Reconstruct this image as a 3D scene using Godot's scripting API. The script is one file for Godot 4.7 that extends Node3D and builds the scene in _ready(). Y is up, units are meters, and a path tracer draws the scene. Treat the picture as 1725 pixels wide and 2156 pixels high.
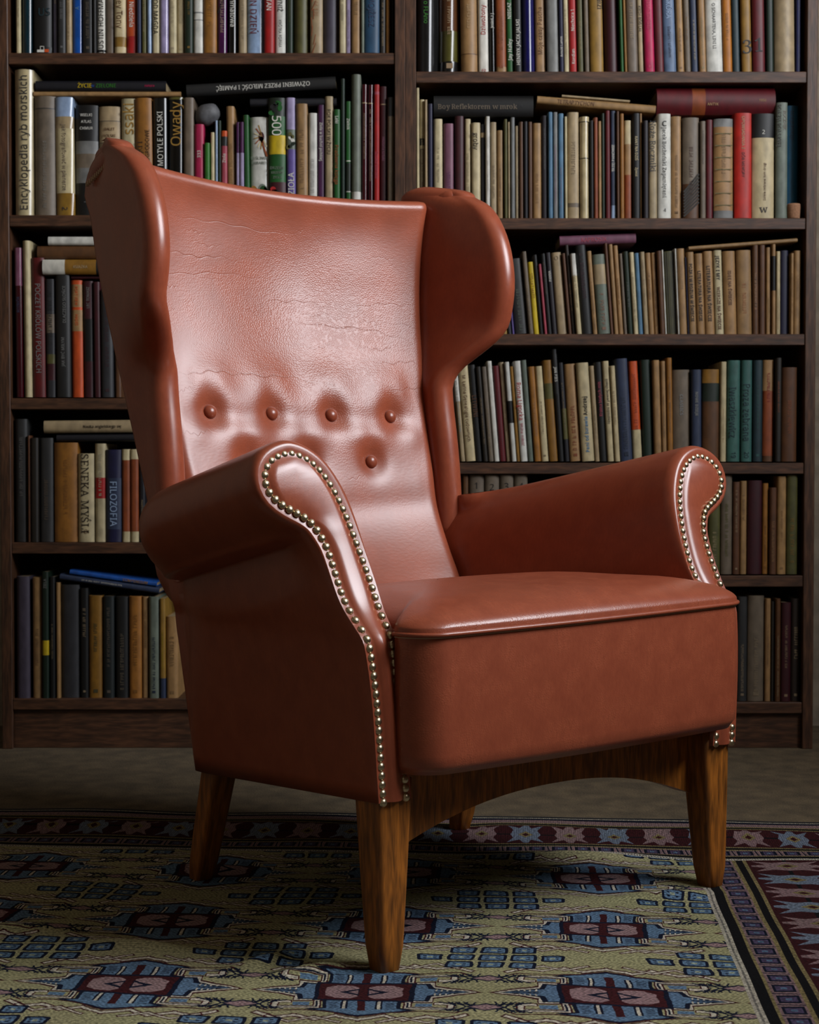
extends Node3D
# A brown leather wing armchair on a patterned rug in front of two full bookcases; daylight comes from a window in the wall on the right.

const CAM_H := 0.569
const CAM_D := 3.14
const FOCAL := 3281.0            # in photo pixels
const PITCH := 1.624             # degrees, looking slightly down
const CHAIR_TURN := 39.2171
const LEATHER := Color(0.605, 0.305, 0.205)
const CASE := Color(0.34, 0.215, 0.135)
const WALLS := Color(0.58, 0.53, 0.46)
const WALL_X := 1.75             # inner face of the wall with the window
const WALL_T := 0.42
const WIN_Y := Vector2(1.5, 2.9)
const WIN_Z := Vector2(1.0, 2.5)

func _ready() -> void:
	rng.seed = 20
	# camera
	var cam := Camera3D.new()
	cam.name = "camera"
	add_child(cam)
	cam.position = Vector3(0, CAM_H, CAM_D)
	cam.rotation_degrees.x = -PITCH
	cam.keep_aspect = Camera3D.KEEP_HEIGHT
	cam.fov = rad_to_deg(2.0 * atan(1078.0 / FOCAL))
	cam.near = 0.05
	cam.far = 60.0
	cam.current = true
	var lens := CameraAttributesPhysical.new()
	lens.frustum_focal_length = 12.0 / (1078.0 / FOCAL)
	lens.frustum_focus_distance = 2.05
	lens.frustum_near = 0.05
	lens.frustum_far = 60.0
	lens.exposure_aperture = 8.0
	cam.attributes = lens
	# sky and exposure
	var env := Environment.new()
	env.background_mode = Environment.BG_COLOR
	env.background_color = Color(0.62, 0.72, 0.85)
	env.background_energy_multiplier = 0.4
	env.ambient_light_source = Environment.AMBIENT_SOURCE_DISABLED
	env.tonemap_mode = Environment.TONE_MAPPER_LINEAR
	env.tonemap_exposure = 1.0
	env.sdfgi_enabled = true
	env.ssao_enabled = true
	env.ssil_enabled = true
	var we := WorldEnvironment.new()
	we.name = "environment"
	we.environment = env
	add_child(we)
	# daylight entering by the tall window in the wall on the right, set in a deep reveal
	var day := AreaLight3D.new()
	day.name = "window_daylight"
	add_child(day)
	day.area_size = Vector2(WIN_Z.y - WIN_Z.x - 0.12, WIN_Y.y - WIN_Y.x - 0.12)
	day.look_at_from_position(Vector3(WALL_X + WALL_T - 0.12, (WIN_Y.x + WIN_Y.y) * 0.5, (WIN_Z.x + WIN_Z.y) * 0.5), Vector3(-3.0, (WIN_Y.x + WIN_Y.y) * 0.5, (WIN_Z.x + WIN_Z.y) * 0.5))
	day.light_color = Color(0.96, 0.975, 1.0)
	day.light_energy = 14.5
	day.area_normalize_energy = true
	day.shadow_enabled = true
	make_materials()
	make_room()
	make_case("dark wooden bookcase with five shelf boards in view, behind the chair's near wing", -0.8245, -0.0085, [1.399, 1.076, 0.709, 0.418, 0.1015])
	make_case("dark wooden bookcase with six shelf boards in view, beside the bare wall strip", -0.0083, 0.8165, [1.362, 1.070, 0.838, 0.579, 0.351, 0.094])
	make_rug()
	make_chair()
	fill_shelves()

func make_room() -> void:
	var x0 := -2.3
	var x1 := WALL_X
	var z0 := -0.285
	var z1 := 4.4
	var hi := 3.1
	var th := 0.15
	var m := Mb.new()
	m.box(Vector3(x0 - th, -0.12, z0 - th), Vector3(x1 + WALL_T, 0.0, z1 + th))
	struct("floor", m.mesh(), mats.carpet)
	m = Mb.new()
	m.box(Vector3(x0 - th, hi, z0 - th), Vector3(x1 + WALL_T, hi + 0.12, z1 + th))
	struct("ceiling", m.mesh(), mats.plaster)
	m = Mb.new()
	m.box(Vector3(x0 - th, 0, z0 - th), Vector3(x1 + WALL_T, hi, z0))
	struct("wall_back", m.mesh(), mats.plaster)
	m = Mb.new()
	m.box(Vector3(x0 - th, 0, z1), Vector3(x1 + WALL_T, hi, z1 + th))
	struct("wall_front", m.mesh(), mats.plaster)
	m = Mb.new()
	m.box(Vector3(x0 - th, 0, z0), Vector3(x0, hi, z1))
	struct("wall_left", m.mesh(), mats.plaster)
	# the wall with the window opening
	m = Mb.new()
	m.box(Vector3(x1, 0, z0), Vector3(x1 + WALL_T, hi, WIN_Z.x))
	m.box(Vector3(x1, 0, WIN_Z.y), Vector3(x1 + WALL_T, hi, z1))
	m.box(Vector3(x1, 0, WIN_Z.x), Vector3(x1 + WALL_T, WIN_Y.x, WIN_Z.y))
	m.box(Vector3(x1, WIN_Y.y, WIN_Z.x), Vector3(x1 + WALL_T, hi, WIN_Z.y))
	struct("wall_right", m.mesh(), mats.plaster)
	m = Mb.new()
	var fx0 := x1 + WALL_T - 0.09
	var fx1 := x1 + WALL_T - 0.04
	var mid := (WIN_Z.x + WIN_Z.y) * 0.5
	for q in [[WIN_Y.x, WIN_Y.x + 0.06, WIN_Z.x, WIN_Z.y], [WIN_Y.y - 0.06, WIN_Y.y, WIN_Z.x, WIN_Z.y], [WIN_Y.x, WIN_Y.y, WIN_Z.x, WIN_Z.x + 0.06], [WIN_Y.x, WIN_Y.y, WIN_Z.y - 0.06, WIN_Z.y], [WIN_Y.x, WIN_Y.y, mid - 0.03, mid + 0.03]]:
		m.cbox(Vector3(fx0, q[0], q[2]), Vector3(fx1, q[1], q[3]), 0.004)
	var win := struct("window_1", m.mesh(), mats.white_paint)
	for s in 2:
		var g := Mb.new()
		var za := lerpf(WIN_Z.x, WIN_Z.y, s * 0.5) + 0.04
		g.box(Vector3(fx0 + 0.02, WIN_Y.x + 0.05, za), Vector3(fx0 + 0.024, WIN_Y.y - 0.05, za + (WIN_Z.y - WIN_Z.x) * 0.5 - 0.08))
		put("pane", g.mesh(), mats.glass, win)

var rng := RandomNumberGenerator.new()
var mats := {}
var used := {}

# ------------------------------------------------------------------ mesh helper
class Mb:
	var v := PackedVector3Array()
	var n := PackedVector3Array()
	var uv := PackedVector2Array()
	var c := PackedColorArray()
	var ix := PackedInt32Array()
	var col := Color.WHITE
	func pt(p: Vector3, t := Vector2.ZERO) -> int:
		v.append(p); uv.append(t); c.append(col)
		return v.size() - 1
	func tri(a: int, b: int, d: int) -> void:
		ix.append(a); ix.append(b); ix.append(d)
	func quad(a: int, b: int, d: int, e: int) -> void:
		tri(a, b, d); tri(a, d, e)
	func flat_quad(a: Vector3, b: Vector3, d: Vector3, e: Vector3) -> void:
		var i := pt(a, Vector2(0, 0)); pt(b, Vector2(1, 0)); pt(d, Vector2(1, 1)); pt(e, Vector2(0, 1))
		quad(i, i + 1, i + 2, i + 3)
	# rows of points; closed joins the last column to the first
	func grid(rows: Array, closed := false, uvs := []) -> int:
		var first := v.size()
		var w: int = rows[0].size()
		for r in rows.size():
			for k in w:
				pt(rows[r][k], uvs[r][k] if uvs else Vector2(float(k) / (w - 1), float(r) / maxf(1.0, rows.size() - 1)))
		for r in rows.size() - 1:
			for k in (w if closed else w - 1):
				var k2 := (k + 1) % w
				quad(first + r * w + k, first + r * w + k2, first + (r + 1) * w + k2, first + (r + 1) * w + k)
		return first
	func fan(ring: Array, middle: Vector3, flip := false) -> void:
		var m := pt(middle)
		var f := v.size()
		for p in ring: pt(p)
		for k in ring.size():
			var k2 := (k + 1) % ring.size()
			if flip: tri(m, f + k2, f + k)
			else: tri(m, f + k, f + k2)
	func box(lo: Vector3, hi: Vector3) -> void:
		var a := [Vector3(lo.x, lo.y, lo.z), Vector3(hi.x, lo.y, lo.z), Vector3(hi.x, hi.y, lo.z), Vector3(lo.x, hi.y, lo.z), Vector3(lo.x, lo.y, hi.z), Vector3(hi.x, lo.y, hi.z), Vector3(hi.x, hi.y, hi.z), Vector3(lo.x, hi.y, hi.z)]
		for f in [[4, 5, 6, 7], [1, 0, 3, 2], [5, 1, 2, 6], [0, 4, 7, 3], [7, 6, 2, 3], [0, 1, 5, 4]]:
			flat_quad(a[f[0]], a[f[1]], a[f[2]], a[f[3]])
	# a box with chamfered edges (c metres)
	func cbox(lo: Vector3, hi: Vector3, ch: float) -> void:
		var m := (lo + hi) * 0.5
		var h := (hi - lo) * 0.5
		ch = minf(ch, minf(h.x, minf(h.y, h.z)) * 0.9)
		var ax := [Vector3(1, 0, 0), Vector3(0, 1, 0), Vector3(0, 0, 1)]
		for i in 3:
			var j := (i + 1) % 3
			var k := (i + 2) % 3
			for s in [-1.0, 1.0]:
				var o: Vector3 = m + ax[i] * h[i] * s
				var u: Vector3 = ax[j] * (h[j] - ch)
				var w: Vector3 = ax[k] * (h[k] - ch) * s
				flat_quad(o - u - w, o + u - w, o + u + w, o - u + w)
		for i in 3:
			var j := (i + 1) % 3
			var k := (i + 2) % 3
			for s in [-1.0, 1.0]:
				for t in [-1.0, 1.0]:
					var l: Vector3 = ax[k] * (h[k] - ch)
					var a: Vector3 = m + ax[i] * h[i] * s + ax[j] * (h[j] - ch) * t
					var b: Vector3 = m + ax[i] * (h[i] - ch) * s + ax[j] * h[j] * t
					if s * t > 0: flat_quad(a - l, b - l, b + l, a + l)
					else: flat_quad(b - l, a - l, a + l, b + l)
		for sx in [-1.0, 1.0]:
			for sy in [-1.0, 1.0]:
				for sz in [-1.0, 1.0]:
					var a := m + Vector3(h.x * sx, (h.y - ch) * sy, (h.z - ch) * sz)
					var b := m + Vector3((h.x - ch) * sx, h.y * sy, (h.z - ch) * sz)
					var d := m + Vector3((h.x - ch) * sx, (h.y - ch) * sy, h.z * sz)
					var i := pt(a); pt(b); pt(d)
					if sx * sy * sz > 0: tri(i, i + 1, i + 2)
					else: tri(i, i + 2, i + 1)
	func turn_over() -> void:
		for i in range(0, ix.size(), 3):
			var t := ix[i + 1]
			ix[i + 1] = ix[i + 2]; ix[i + 2] = t
	func outward() -> Mb:   # closed shapes
		var mid := Vector3.ZERO
		for p in v: mid += p
		mid /= maxi(1, v.size())
		var s := 0.0
		for i in range(0, ix.size(), 3):
			s += (v[ix[i]] - mid).dot((v[ix[i + 1]] - mid).cross(v[ix[i + 2]] - mid))
		if s < 0: turn_over()
		return self
	func facing(d: Vector3) -> Mb:   # open sheets
		var s := Vector3.ZERO
		for i in range(0, ix.size(), 3):
			s += (v[ix[i + 1]] - v[ix[i]]).cross(v[ix[i + 2]] - v[ix[i]])
		if s.dot(d) < 0: turn_over()
		return self
	func mesh(weld := 0.0) -> ArrayMesh:
		var acc := PackedVector3Array()
		acc.resize(v.size())
		var same := {}
		var to := PackedInt32Array()
		to.resize(v.size())
		for i in v.size():
			to[i] = i
			if weld > 0:
				var key := Vector3i((v[i] / weld).round())
				if same.has(key): to[i] = same[key]
				else: same[key] = i
		for i in range(0, ix.size(), 3):
			var f := (v[ix[i + 1]] - v[ix[i]]).cross(v[ix[i + 2]] - v[ix[i]])
			for k in 3: acc[to[ix[i + k]]] += f
		n.resize(v.size())
		for i in v.size():
			var f := acc[to[i]]
			n[i] = f.normalized() if f.length_squared() > 1e-24 else Vector3.UP
		var out := PackedInt32Array()
		out.resize(ix.size())
		for i in range(0, ix.size(), 3):
			out[i] = ix[i]; out[i + 1] = ix[i + 2]; out[i + 2] = ix[i + 1]
		var a := []
		a.resize(Mesh.ARRAY_MAX)
		a[Mesh.ARRAY_VERTEX] = v
		a[Mesh.ARRAY_NORMAL] = n
		a[Mesh.ARRAY_TEX_UV] = uv
		a[Mesh.ARRAY_COLOR] = c
		a[Mesh.ARRAY_INDEX] = out
		var m := ArrayMesh.new()
		m.add_surface_from_arrays(Mesh.PRIMITIVE_TRIANGLES, a)
		return m

func put(called: String, m: Mesh, mat: Material, parent: Node3D) -> MeshInstance3D:
	var o := MeshInstance3D.new()
	o.name = called
	o.mesh = m
	o.material_override = mat
	parent.add_child(o, true)
	return o

func numbered(called: String) -> String:
	used[called] = used.get(called, 0) + 1
	return called if used[called] == 1 else "%s_%03d" % [called, used[called] - 1]

func thing(called: String, label: String, category: String, group := "") -> Node3D:
	var o := Node3D.new()
	o.name = numbered(called)
	add_child(o)
	o.set_meta("label", label)
	o.set_meta("category", category)
	if group: o.set_meta("group", group)
	return o

func struct(called: String, m: Mesh, mat: Material) -> MeshInstance3D:
	var o := put(called, m, mat, self)
	o.set_meta("kind", "structure")
	return o

# piecewise linear table
func tab(t: Array, x: float) -> float:
	if x <= t[0][0]: return t[0][1]
	for i in range(1, t.size()):
		if x <= t[i][0]:
			return lerpf(t[i - 1][1], t[i][1], (x - t[i - 1][0]) / (t[i][0] - t[i - 1][0]))
	return t[-1][1]

# the same with smooth joins
func stab(t: Array, x: float) -> float:
	var k := t.size()
	if x <= t[0][0]: return t[0][1]
	if x >= t[k - 1][0]: return t[k - 1][1]
	for i in range(1, k):
		if x <= t[i][0]:
			var x0: float = t[i - 1][0]
			var x1: float = t[i][0]
			var y0: float = t[i - 1][1]
			var y1: float = t[i][1]
			var d := (y1 - y0) / (x1 - x0)
			var m0 := d
			var m1 := d
			if i > 1: m0 = 0.5 * (d + (y0 - t[i - 2][1]) / (x0 - t[i - 2][0]))
			if i < k - 1: m1 = 0.5 * (d + (t[i + 1][1] - y1) / (t[i + 1][0] - x1))
			var h := x1 - x0
			var s := (x - x0) / h
			return (1 + 2 * s) * (1 - s) * (1 - s) * y0 + s * (1 - s) * (1 - s) * h * m0 + s * s * (3 - 2 * s) * y1 + s * s * (s - 1) * h * m1
	return t[-1][1]

# ------------------------------------------------------------------ textures and materials
func noise_bytes(w: int, h: int, freq: float, kind: int, oct: int, sd: int, sx := 1.0, sy := 1.0, cell := -1) -> PackedByteArray:
	var f := FastNoiseLite.new()
	f.seed = sd
	f.noise_type = kind
	f.frequency = freq
	f.fractal_type = FastNoiseLite.FRACTAL_FBM if oct > 1 else FastNoiseLite.FRACTAL_NONE
	f.fractal_octaves = oct
	if cell >= 0:
		f.cellular_return_type = cell
	var im := f.get_seamless_image(int(w / sx), int(h / sy))
	im.convert(Image.FORMAT_L8)
	if im.get_width() != w or im.get_height() != h: im.resize(w, h, Image.INTERPOLATE_CUBIC)
	return im.get_data()

func grey_tex(b: PackedByteArray, w: int, h: int) -> ImageTexture:
	return ImageTexture.create_from_image(Image.create_from_data(w, h, false, Image.FORMAT_L8, b))

func float_tex(a: PackedFloat32Array, w: int, h: int) -> ImageTexture:
	return ImageTexture.create_from_image(Image.create_from_data(w, h, false, Image.FORMAT_RF, a.to_byte_array()))

func mat(color: Color, rough: float, more := {}) -> StandardMaterial3D:
	var m := StandardMaterial3D.new()
	m.albedo_color = color
	m.roughness = rough
	for k in more: m.set(k, more[k])
	return m

func make_materials() -> void:
	# leather: fine grain, stretched creases, mottled dye
	var S := 1024
	var grain := noise_bytes(S, S, 0.11, FastNoiseLite.TYPE_CELLULAR, 1, 3, 1, 1, FastNoiseLite.RETURN_DISTANCE2_SUB)
	var crease := noise_bytes(S, S, 0.012, FastNoiseLite.TYPE_SIMPLEX, 4, 9, 1.0, 3.0)
	var mott := noise_bytes(S, S, 0.006, FastNoiseLite.TYPE_SIMPLEX, 4, 21)
	var mott2 := noise_bytes(S, S, 0.05, FastNoiseLite.TYPE_SIMPLEX, 3, 5, 1.0, 2.5)
	var hgt := PackedFloat32Array()
	hgt.resize(S * S)
	var alb := PackedByteArray()
	alb.resize(S * S * 3)
	var rgh := PackedByteArray()
	rgh.resize(S * S)
	for i in S * S:
		var g := grain[i] / 255.0
		var cr := absf(crease[i] / 255.0 - 0.5) * 2.0
		cr = minf(1.0, cr * 7.0)
		var on := smoothstep(0.35, 0.85, mott[i] / 255.0)
		hgt[i] = 0.45 * minf(1.0, g * 2.2) * (0.3 + 0.7 * on) + 0.30 * lerpf(1.0, cr, 0.1 + 0.9 * on)
		var m := (mott[i] / 255.0 - 0.5) * 0.09 + (mott2[i] / 255.0 - 0.5) * 0.05
		var k := 0.90 + m - 0.05 * (1.0 - cr) * on
		alb[i * 3] = clampi(int(255 * k), 0, 255)
		alb[i * 3 + 1] = clampi(int(255 * (k - 0.01 + m * 0.25)), 0, 255)
		alb[i * 3 + 2] = clampi(int(255 * (k - 0.01 + m * 0.1)), 0, 255)
		rgh[i] = clampi(int(255 * (0.86 + 0.5 * m)), 0, 255)
	var lt_h := float_tex(hgt, S, S)
	var lt_a := ImageTexture.create_from_image(Image.create_from_data(S, S, false, Image.FORMAT_RGB8, alb))
	var lt_r := grey_tex(rgh, S, S)
	for q in [["leather", 0.39, 0.028], ["leather_smooth", 0.36, 0.004]]:
		mats[q[0]] = mat(LEATHER, q[1], {"albedo_texture": lt_a, "roughness_texture": lt_r, "metallic_specular": 0.50, "heightmap_enabled": true, "heightmap_texture": lt_h, "heightmap_scale": q[2],
			"uv1_triplanar": true, "uv1_scale": Vector3(3.2, 3.2, 3.2), "uv1_triplanar_sharpness": 4.0})
	# the backrest's own hide: pebbled and creased where backs have leant, lines running across
	var BW := 1024
	var BH := 1280
	var peb := noise_bytes(BW, BH, 0.16, FastNoiseLite.TYPE_CELLULAR, 1, 13, 1, 1, FastNoiseLite.RETURN_DISTANCE2_SUB)
	var hatch := noise_bytes(BW, BH, 0.10, FastNoiseLite.TYPE_SIMPLEX, 2, 14, 3.0, 1.0)
	var cloud := noise_bytes(BW, BH, 0.005, FastNoiseLite.TYPE_SIMPLEX, 4, 15)
	var bh := PackedFloat32Array()
	bh.resize(BW * BH)
	var bc := PackedFloat32Array()
	bc.resize(BW * BH)
	for y in BH:
		for x in BW:
			var i := y * BW + x
			var du := (x / float(BW) - 0.60) / 0.34
			var dv := (y / float(BH) - 0.60) / 0.22
			var worn := clampf(1.25 * exp(-du * du - dv * dv) + 0.5 * (cloud[i] / 255.0 - 0.5), 0.0, 1.0)
			bh[i] = 0.45 * worn * minf(1.0, peb[i] / 255.0 * 2.4) + 0.10 * hatch[i] / 255.0
			bc[i] = 0.92 + 0.10 * (cloud[i] / 255.0 - 0.5) + 0.03 * (hatch[i] / 255.0 - 0.5)
	for n in 46:
		var big := n < 12
		var x0 := rng.randf_range(0.05, 0.8) * BW
		var ln := rng.randf_range(0.15, 0.45) * BW if big else rng.randf_range(0.03, 0.14) * BW
		var yy := clampf(rng.randfn(0.62, 0.13), 0.08, 0.95) * BH
		var slope := rng.randf_range(-0.10, 0.10)
		var ph := rng.randf() * TAU
		var deep := rng.randf_range(0.25, 0.5) if big else rng.randf_range(0.12, 0.3)
		for k in int(ln):
			var f := k / ln
			var y := yy + slope * k + 9.0 * sin(f * 9.0 + ph) * f + 3.0 * sin(f * 31.0 + ph * 2.0)
			var amp := deep * sin(PI * f)
			for d in range(-3, 4):
				var xi := int(x0) + k
				var yi := int(y) + d
				if xi < 0 or xi >= BW or yi < 0 or yi >= BH: continue
				var g := exp(-pow((yi - y) / 1.3, 2))
				bh[yi * BW + xi] -= amp * g
				bc[yi * BW + xi] *= 1.0 - 0.22 * amp * g
	var bb := PackedByteArray()
	bb.resize(BW * BH)
	for i in BW * BH: bb[i] = clampi(int(255 * bc[i]), 0, 255)
	mats.leather_back = mat(LEATHER, 0.36, {"albedo_texture": grey_tex(bb, BW, BH), "metallic_specular": 0.50, "heightmap_enabled": true, "heightmap_texture": float_tex(bh, BW, BH), "heightmap_scale": 0.05})
	mats.thread = mat(Color(0.74, 0.64, 0.54), 0.8)
	mats.brass = mat(Color(0.76, 0.70, 0.58), 0.30, {"metallic": 1.0})
	# wood grain, running along y
	var wg := noise_bytes(512, 512, 0.03, FastNoiseLite.TYPE_SIMPLEX, 4, 12, 1.0, 8.0)
	var wf := noise_bytes(512, 512, 0.16, FastNoiseLite.TYPE_SIMPLEX, 2, 31, 1.0, 16.0)
	var wa := PackedByteArray()
	wa.resize(512 * 512)
	for i in 512 * 512:
		wa[i] = clampi(int(255 * (0.80 + (wg[i] / 255.0 - 0.5) * 0.45 + (wf[i] / 255.0 - 0.5) * 0.28)), 0, 255)
	var wt := grey_tex(wa, 512, 512)
	mats.beech = mat(Color(0.62, 0.365, 0.11), 0.42, {"albedo_texture": wt, "heightmap_enabled": true, "heightmap_texture": wt, "heightmap_scale": 0.015, "uv1_triplanar": true, "uv1_scale": Vector3(5, 5, 5)})
	mats.case_upright = mat(CASE, 0.5, {"albedo_texture": wt, "heightmap_enabled": true, "heightmap_texture": wt, "heightmap_scale": 0.02, "uv1_triplanar": true, "uv1_scale": Vector3(5, 5, 5)})
	var im: Image = wt.get_image().duplicate()
	im.rotate_90(CLOCKWISE)
	var wt2 := ImageTexture.create_from_image(im)
	mats.case_board = mat(CASE, 0.5, {"albedo_texture": wt2, "heightmap_enabled": true, "heightmap_texture": wt2, "heightmap_scale": 0.02, "uv1_triplanar": true, "uv1_scale": Vector3(5, 5, 5)})
	mats.case_back = mat(Color(0.055, 0.04, 0.033), 0.7)
	# books
	var pn := noise_bytes(512, 512, 0.02, FastNoiseLite.TYPE_SIMPLEX, 5, 77)
	var pa := PackedByteArray()
	pa.resize(512 * 512)
	for i in 512 * 512: pa[i] = clampi(int(255 * (0.92 + (pn[i] / 255.0 - 0.5) * 0.24)), 0, 255)
	var pt := grey_tex(pa, 512, 512)
	for q in [["book", 0.55], ["book_gloss", 0.24], ["book_cloth", 0.8]]:
		mats[q[0]] = mat(Color.WHITE, q[1], {"vertex_color_use_as_albedo": true, "albedo_texture": pt, "uv1_triplanar": true, "uv1_world_triplanar": true, "uv1_scale": Vector3(4, 2.2, 4)})
	mats.print_ink = mat(Color.WHITE, 0.6, {"vertex_color_use_as_albedo": true})
	var ln := PackedByteArray()
	ln.resize(64 * 64)
	for i in 64 * 64: ln[i] = int(255 * (0.72 + 0.28 * rng.randf()))
	for y in 64:
		for x in 64: ln[y * 64 + x] = int(255 * (0.70 + 0.25 * absf(sin(x * 12.9898)) ))
	mats.pages = mat(Color(0.62, 0.54, 0.40), 0.9, {"albedo_texture": grey_tex(ln, 64, 64), "uv1_triplanar": true, "uv1_scale": Vector3(30, 30, 30)})
	# floor and walls
	var cn := noise_bytes(512, 512, 0.2, FastNoiseLite.TYPE_SIMPLEX, 3, 41)
	var cp := noise_bytes(512, 512, 0.012, FastNoiseLite.TYPE_SIMPLEX, 3, 44)
	var ca := PackedByteArray()
	ca.resize(512 * 512)
	for i in 512 * 512: ca[i] = clampi(int(255 * (0.80 + (cn[i] / 255.0 - 0.5) * 0.35 + (cp[i] / 255.0 - 0.5) * 0.25)), 0, 255)
	var ct := grey_tex(ca, 512, 512)
	mats.carpet = mat(Color(0.40, 0.34, 0.245), 0.95, {"albedo_texture": ct, "heightmap_enabled": true, "heightmap_texture": ct, "heightmap_scale": 0.15, "uv1_triplanar": true, "uv1_scale": Vector3(2.2, 2.2, 2.2)})
	mats.plaster = mat(WALLS, 0.9, {"albedo_texture": pt, "uv1_triplanar": true, "uv1_scale": Vector3(1.5, 1.5, 1.5)})
	mats.white_paint = mat(Color(0.75, 0.74, 0.70), 0.5)
	mats.stone = mat(Color(0.36, 0.36, 0.37), 0.6, {"albedo_texture": pt, "uv1_triplanar": true, "uv1_scale": Vector3(9, 9, 9)})
	mats.cork = mat(Color(0.62, 0.45, 0.33), 0.9, {"albedo_texture": pt, "uv1_triplanar": true, "uv1_scale": Vector3(14, 14, 14)})
	mats.glass = mat(Color(1, 1, 1, 0.06), 0.02, {"transparency": BaseMaterial3D.TRANSPARENCY_ALPHA})
	make_rug_materials()

# ------------------------------------------------------------------ the rug's print and weave
class Pen:
	var im: Image
	var w: int
	var h: int
	func _init(a: int, b: int, c: Color) -> void:
		w = a; h = b
		im = Image.create(w, h, false, Image.FORMAT_RGB8)
		im.fill(c)
	func rect(x0: float, y0: float, x1: float, y1: float, c: Color) -> void:
		for y in range(int(round(minf(y0, y1))), int(round(maxf(y0, y1)))):
			for x in range(int(round(minf(x0, x1))), int(round(maxf(x0, x1)))):
				im.set_pixel(posmod(x, w), posmod(y, h), c)
	func poly(p: PackedVector2Array, c: Color) -> void:
		var lo := p[0]
		var hi := p[0]
		for q in p: lo = lo.min(q); hi = hi.max(q)
		for y in range(int(floor(lo.y)), int(ceil(hi.y)) + 1):
			var xs := []
			for i in p.size():
				var a := p[i]
				var b := p[(i + 1) % p.size()]
				if (a.y <= y + 0.5) != (b.y <= y + 0.5): xs.append(a.x + (y + 0.5 - a.y) / (b.y - a.y) * (b.x - a.x))
			xs.sort()
			for k in range(0, xs.size() - 1, 2):
				for x in range(int(round(xs[k])), int(round(xs[k + 1]))): im.set_pixel(posmod(x, w), posmod(y, h), c)
	func line(a: Vector2, b: Vector2, t: float, c: Color) -> void:
		var d := (b - a).normalized() * t * 0.5
		var s := Vector2(-d.y, d.x)
		poly(PackedVector2Array([a - s - d, b - s + d, b + s + d, a + s - d]), c)
	# four mirrored copies about (cx, cy)
	func poly4(cx: float, cy: float, p: Array, c: Color) -> void:
		for sx in [-1, 1]:
			for sy in [-1, 1]:
				var q := PackedVector2Array()
				for k in range(0, p.size(), 2): q.append(Vector2(cx + sx * p[k], cy + sy * p[k + 1]))
				poly(q, c)
	func rect4(cx: float, cy: float, x0: float, y0: float, x1: float, y1: float, c: Color) -> void:
		for sx in [-1, 1]:
			for sy in [-1, 1]: rect(cx + sx * x0, cy + sy * y0, cx + sx * x1, cy + sy * y1, c)
	func path4(cx: float, cy: float, p: Array, t: float, c: Color) -> void:
		for sx in [-1, 1]:
			for sy in [-1, 1]:
				for k in range(0, p.size() - 2, 2):
					line(Vector2(cx + sx * p[k], cy + sy * p[k + 1]), Vector2(cx + sx * p[k + 2], cy + sy * p[k + 3]), t, c)

const R_FIELD := Color(0.56, 0.54, 0.40)
const R_BLUE := Color(0.33, 0.42, 0.51)
const R_NAVY := Color(0.07, 0.09, 0.15)
const R_PINK := Color(0.52, 0.42, 0.42)
const R_MAROON := Color(0.22, 0.09, 0.10)
const R_WHITE := Color(0.70, 0.67, 0.60)
const R_BLACK := Color(0.07, 0.07, 0.075)
const R_YELLOW := Color(0.50, 0.45, 0.30)

func blue_box(p: Pen, cx: float, cy: float, hw: float, hh: float) -> void:
	p.poly4(cx, cy, [0, 0, hw, 0, hw, hh - 5, hw - 5, hh, 0, hh], R_NAVY)
	p.poly4(cx, cy, [0, 0, hw - 7, 0, hw - 7, hh - 10, hw - 14, hh - 7, 0, hh - 7], R_BLUE)
	p.rect4(cx, cy, 8, 5, 15, 10, R_NAVY)
	p.rect4(cx, cy, 0, 0, 6, 5, Color(0.55, 0.58, 0.50))

func bug(p: Pen, cx: float, cy: float) -> void:
	for k in 4:
		var x := 10.0 + k * 16.0
		p.path4(cx, cy, [x, 4, x + 14, 14 + k * 2, x + 20, 10 + k * 3, x + 34, 26], 5, R_NAVY)
		p.path4(cx, cy, [x + 14, 14, x + 10, 26], 4, R_NAVY)
	p.poly4(cx, cy, [0, 0, 44, 0, 0, 22], R_NAVY)
	p.poly4(cx, cy, [0, 0, 33, 0, 0, 16], R_PINK)

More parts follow.
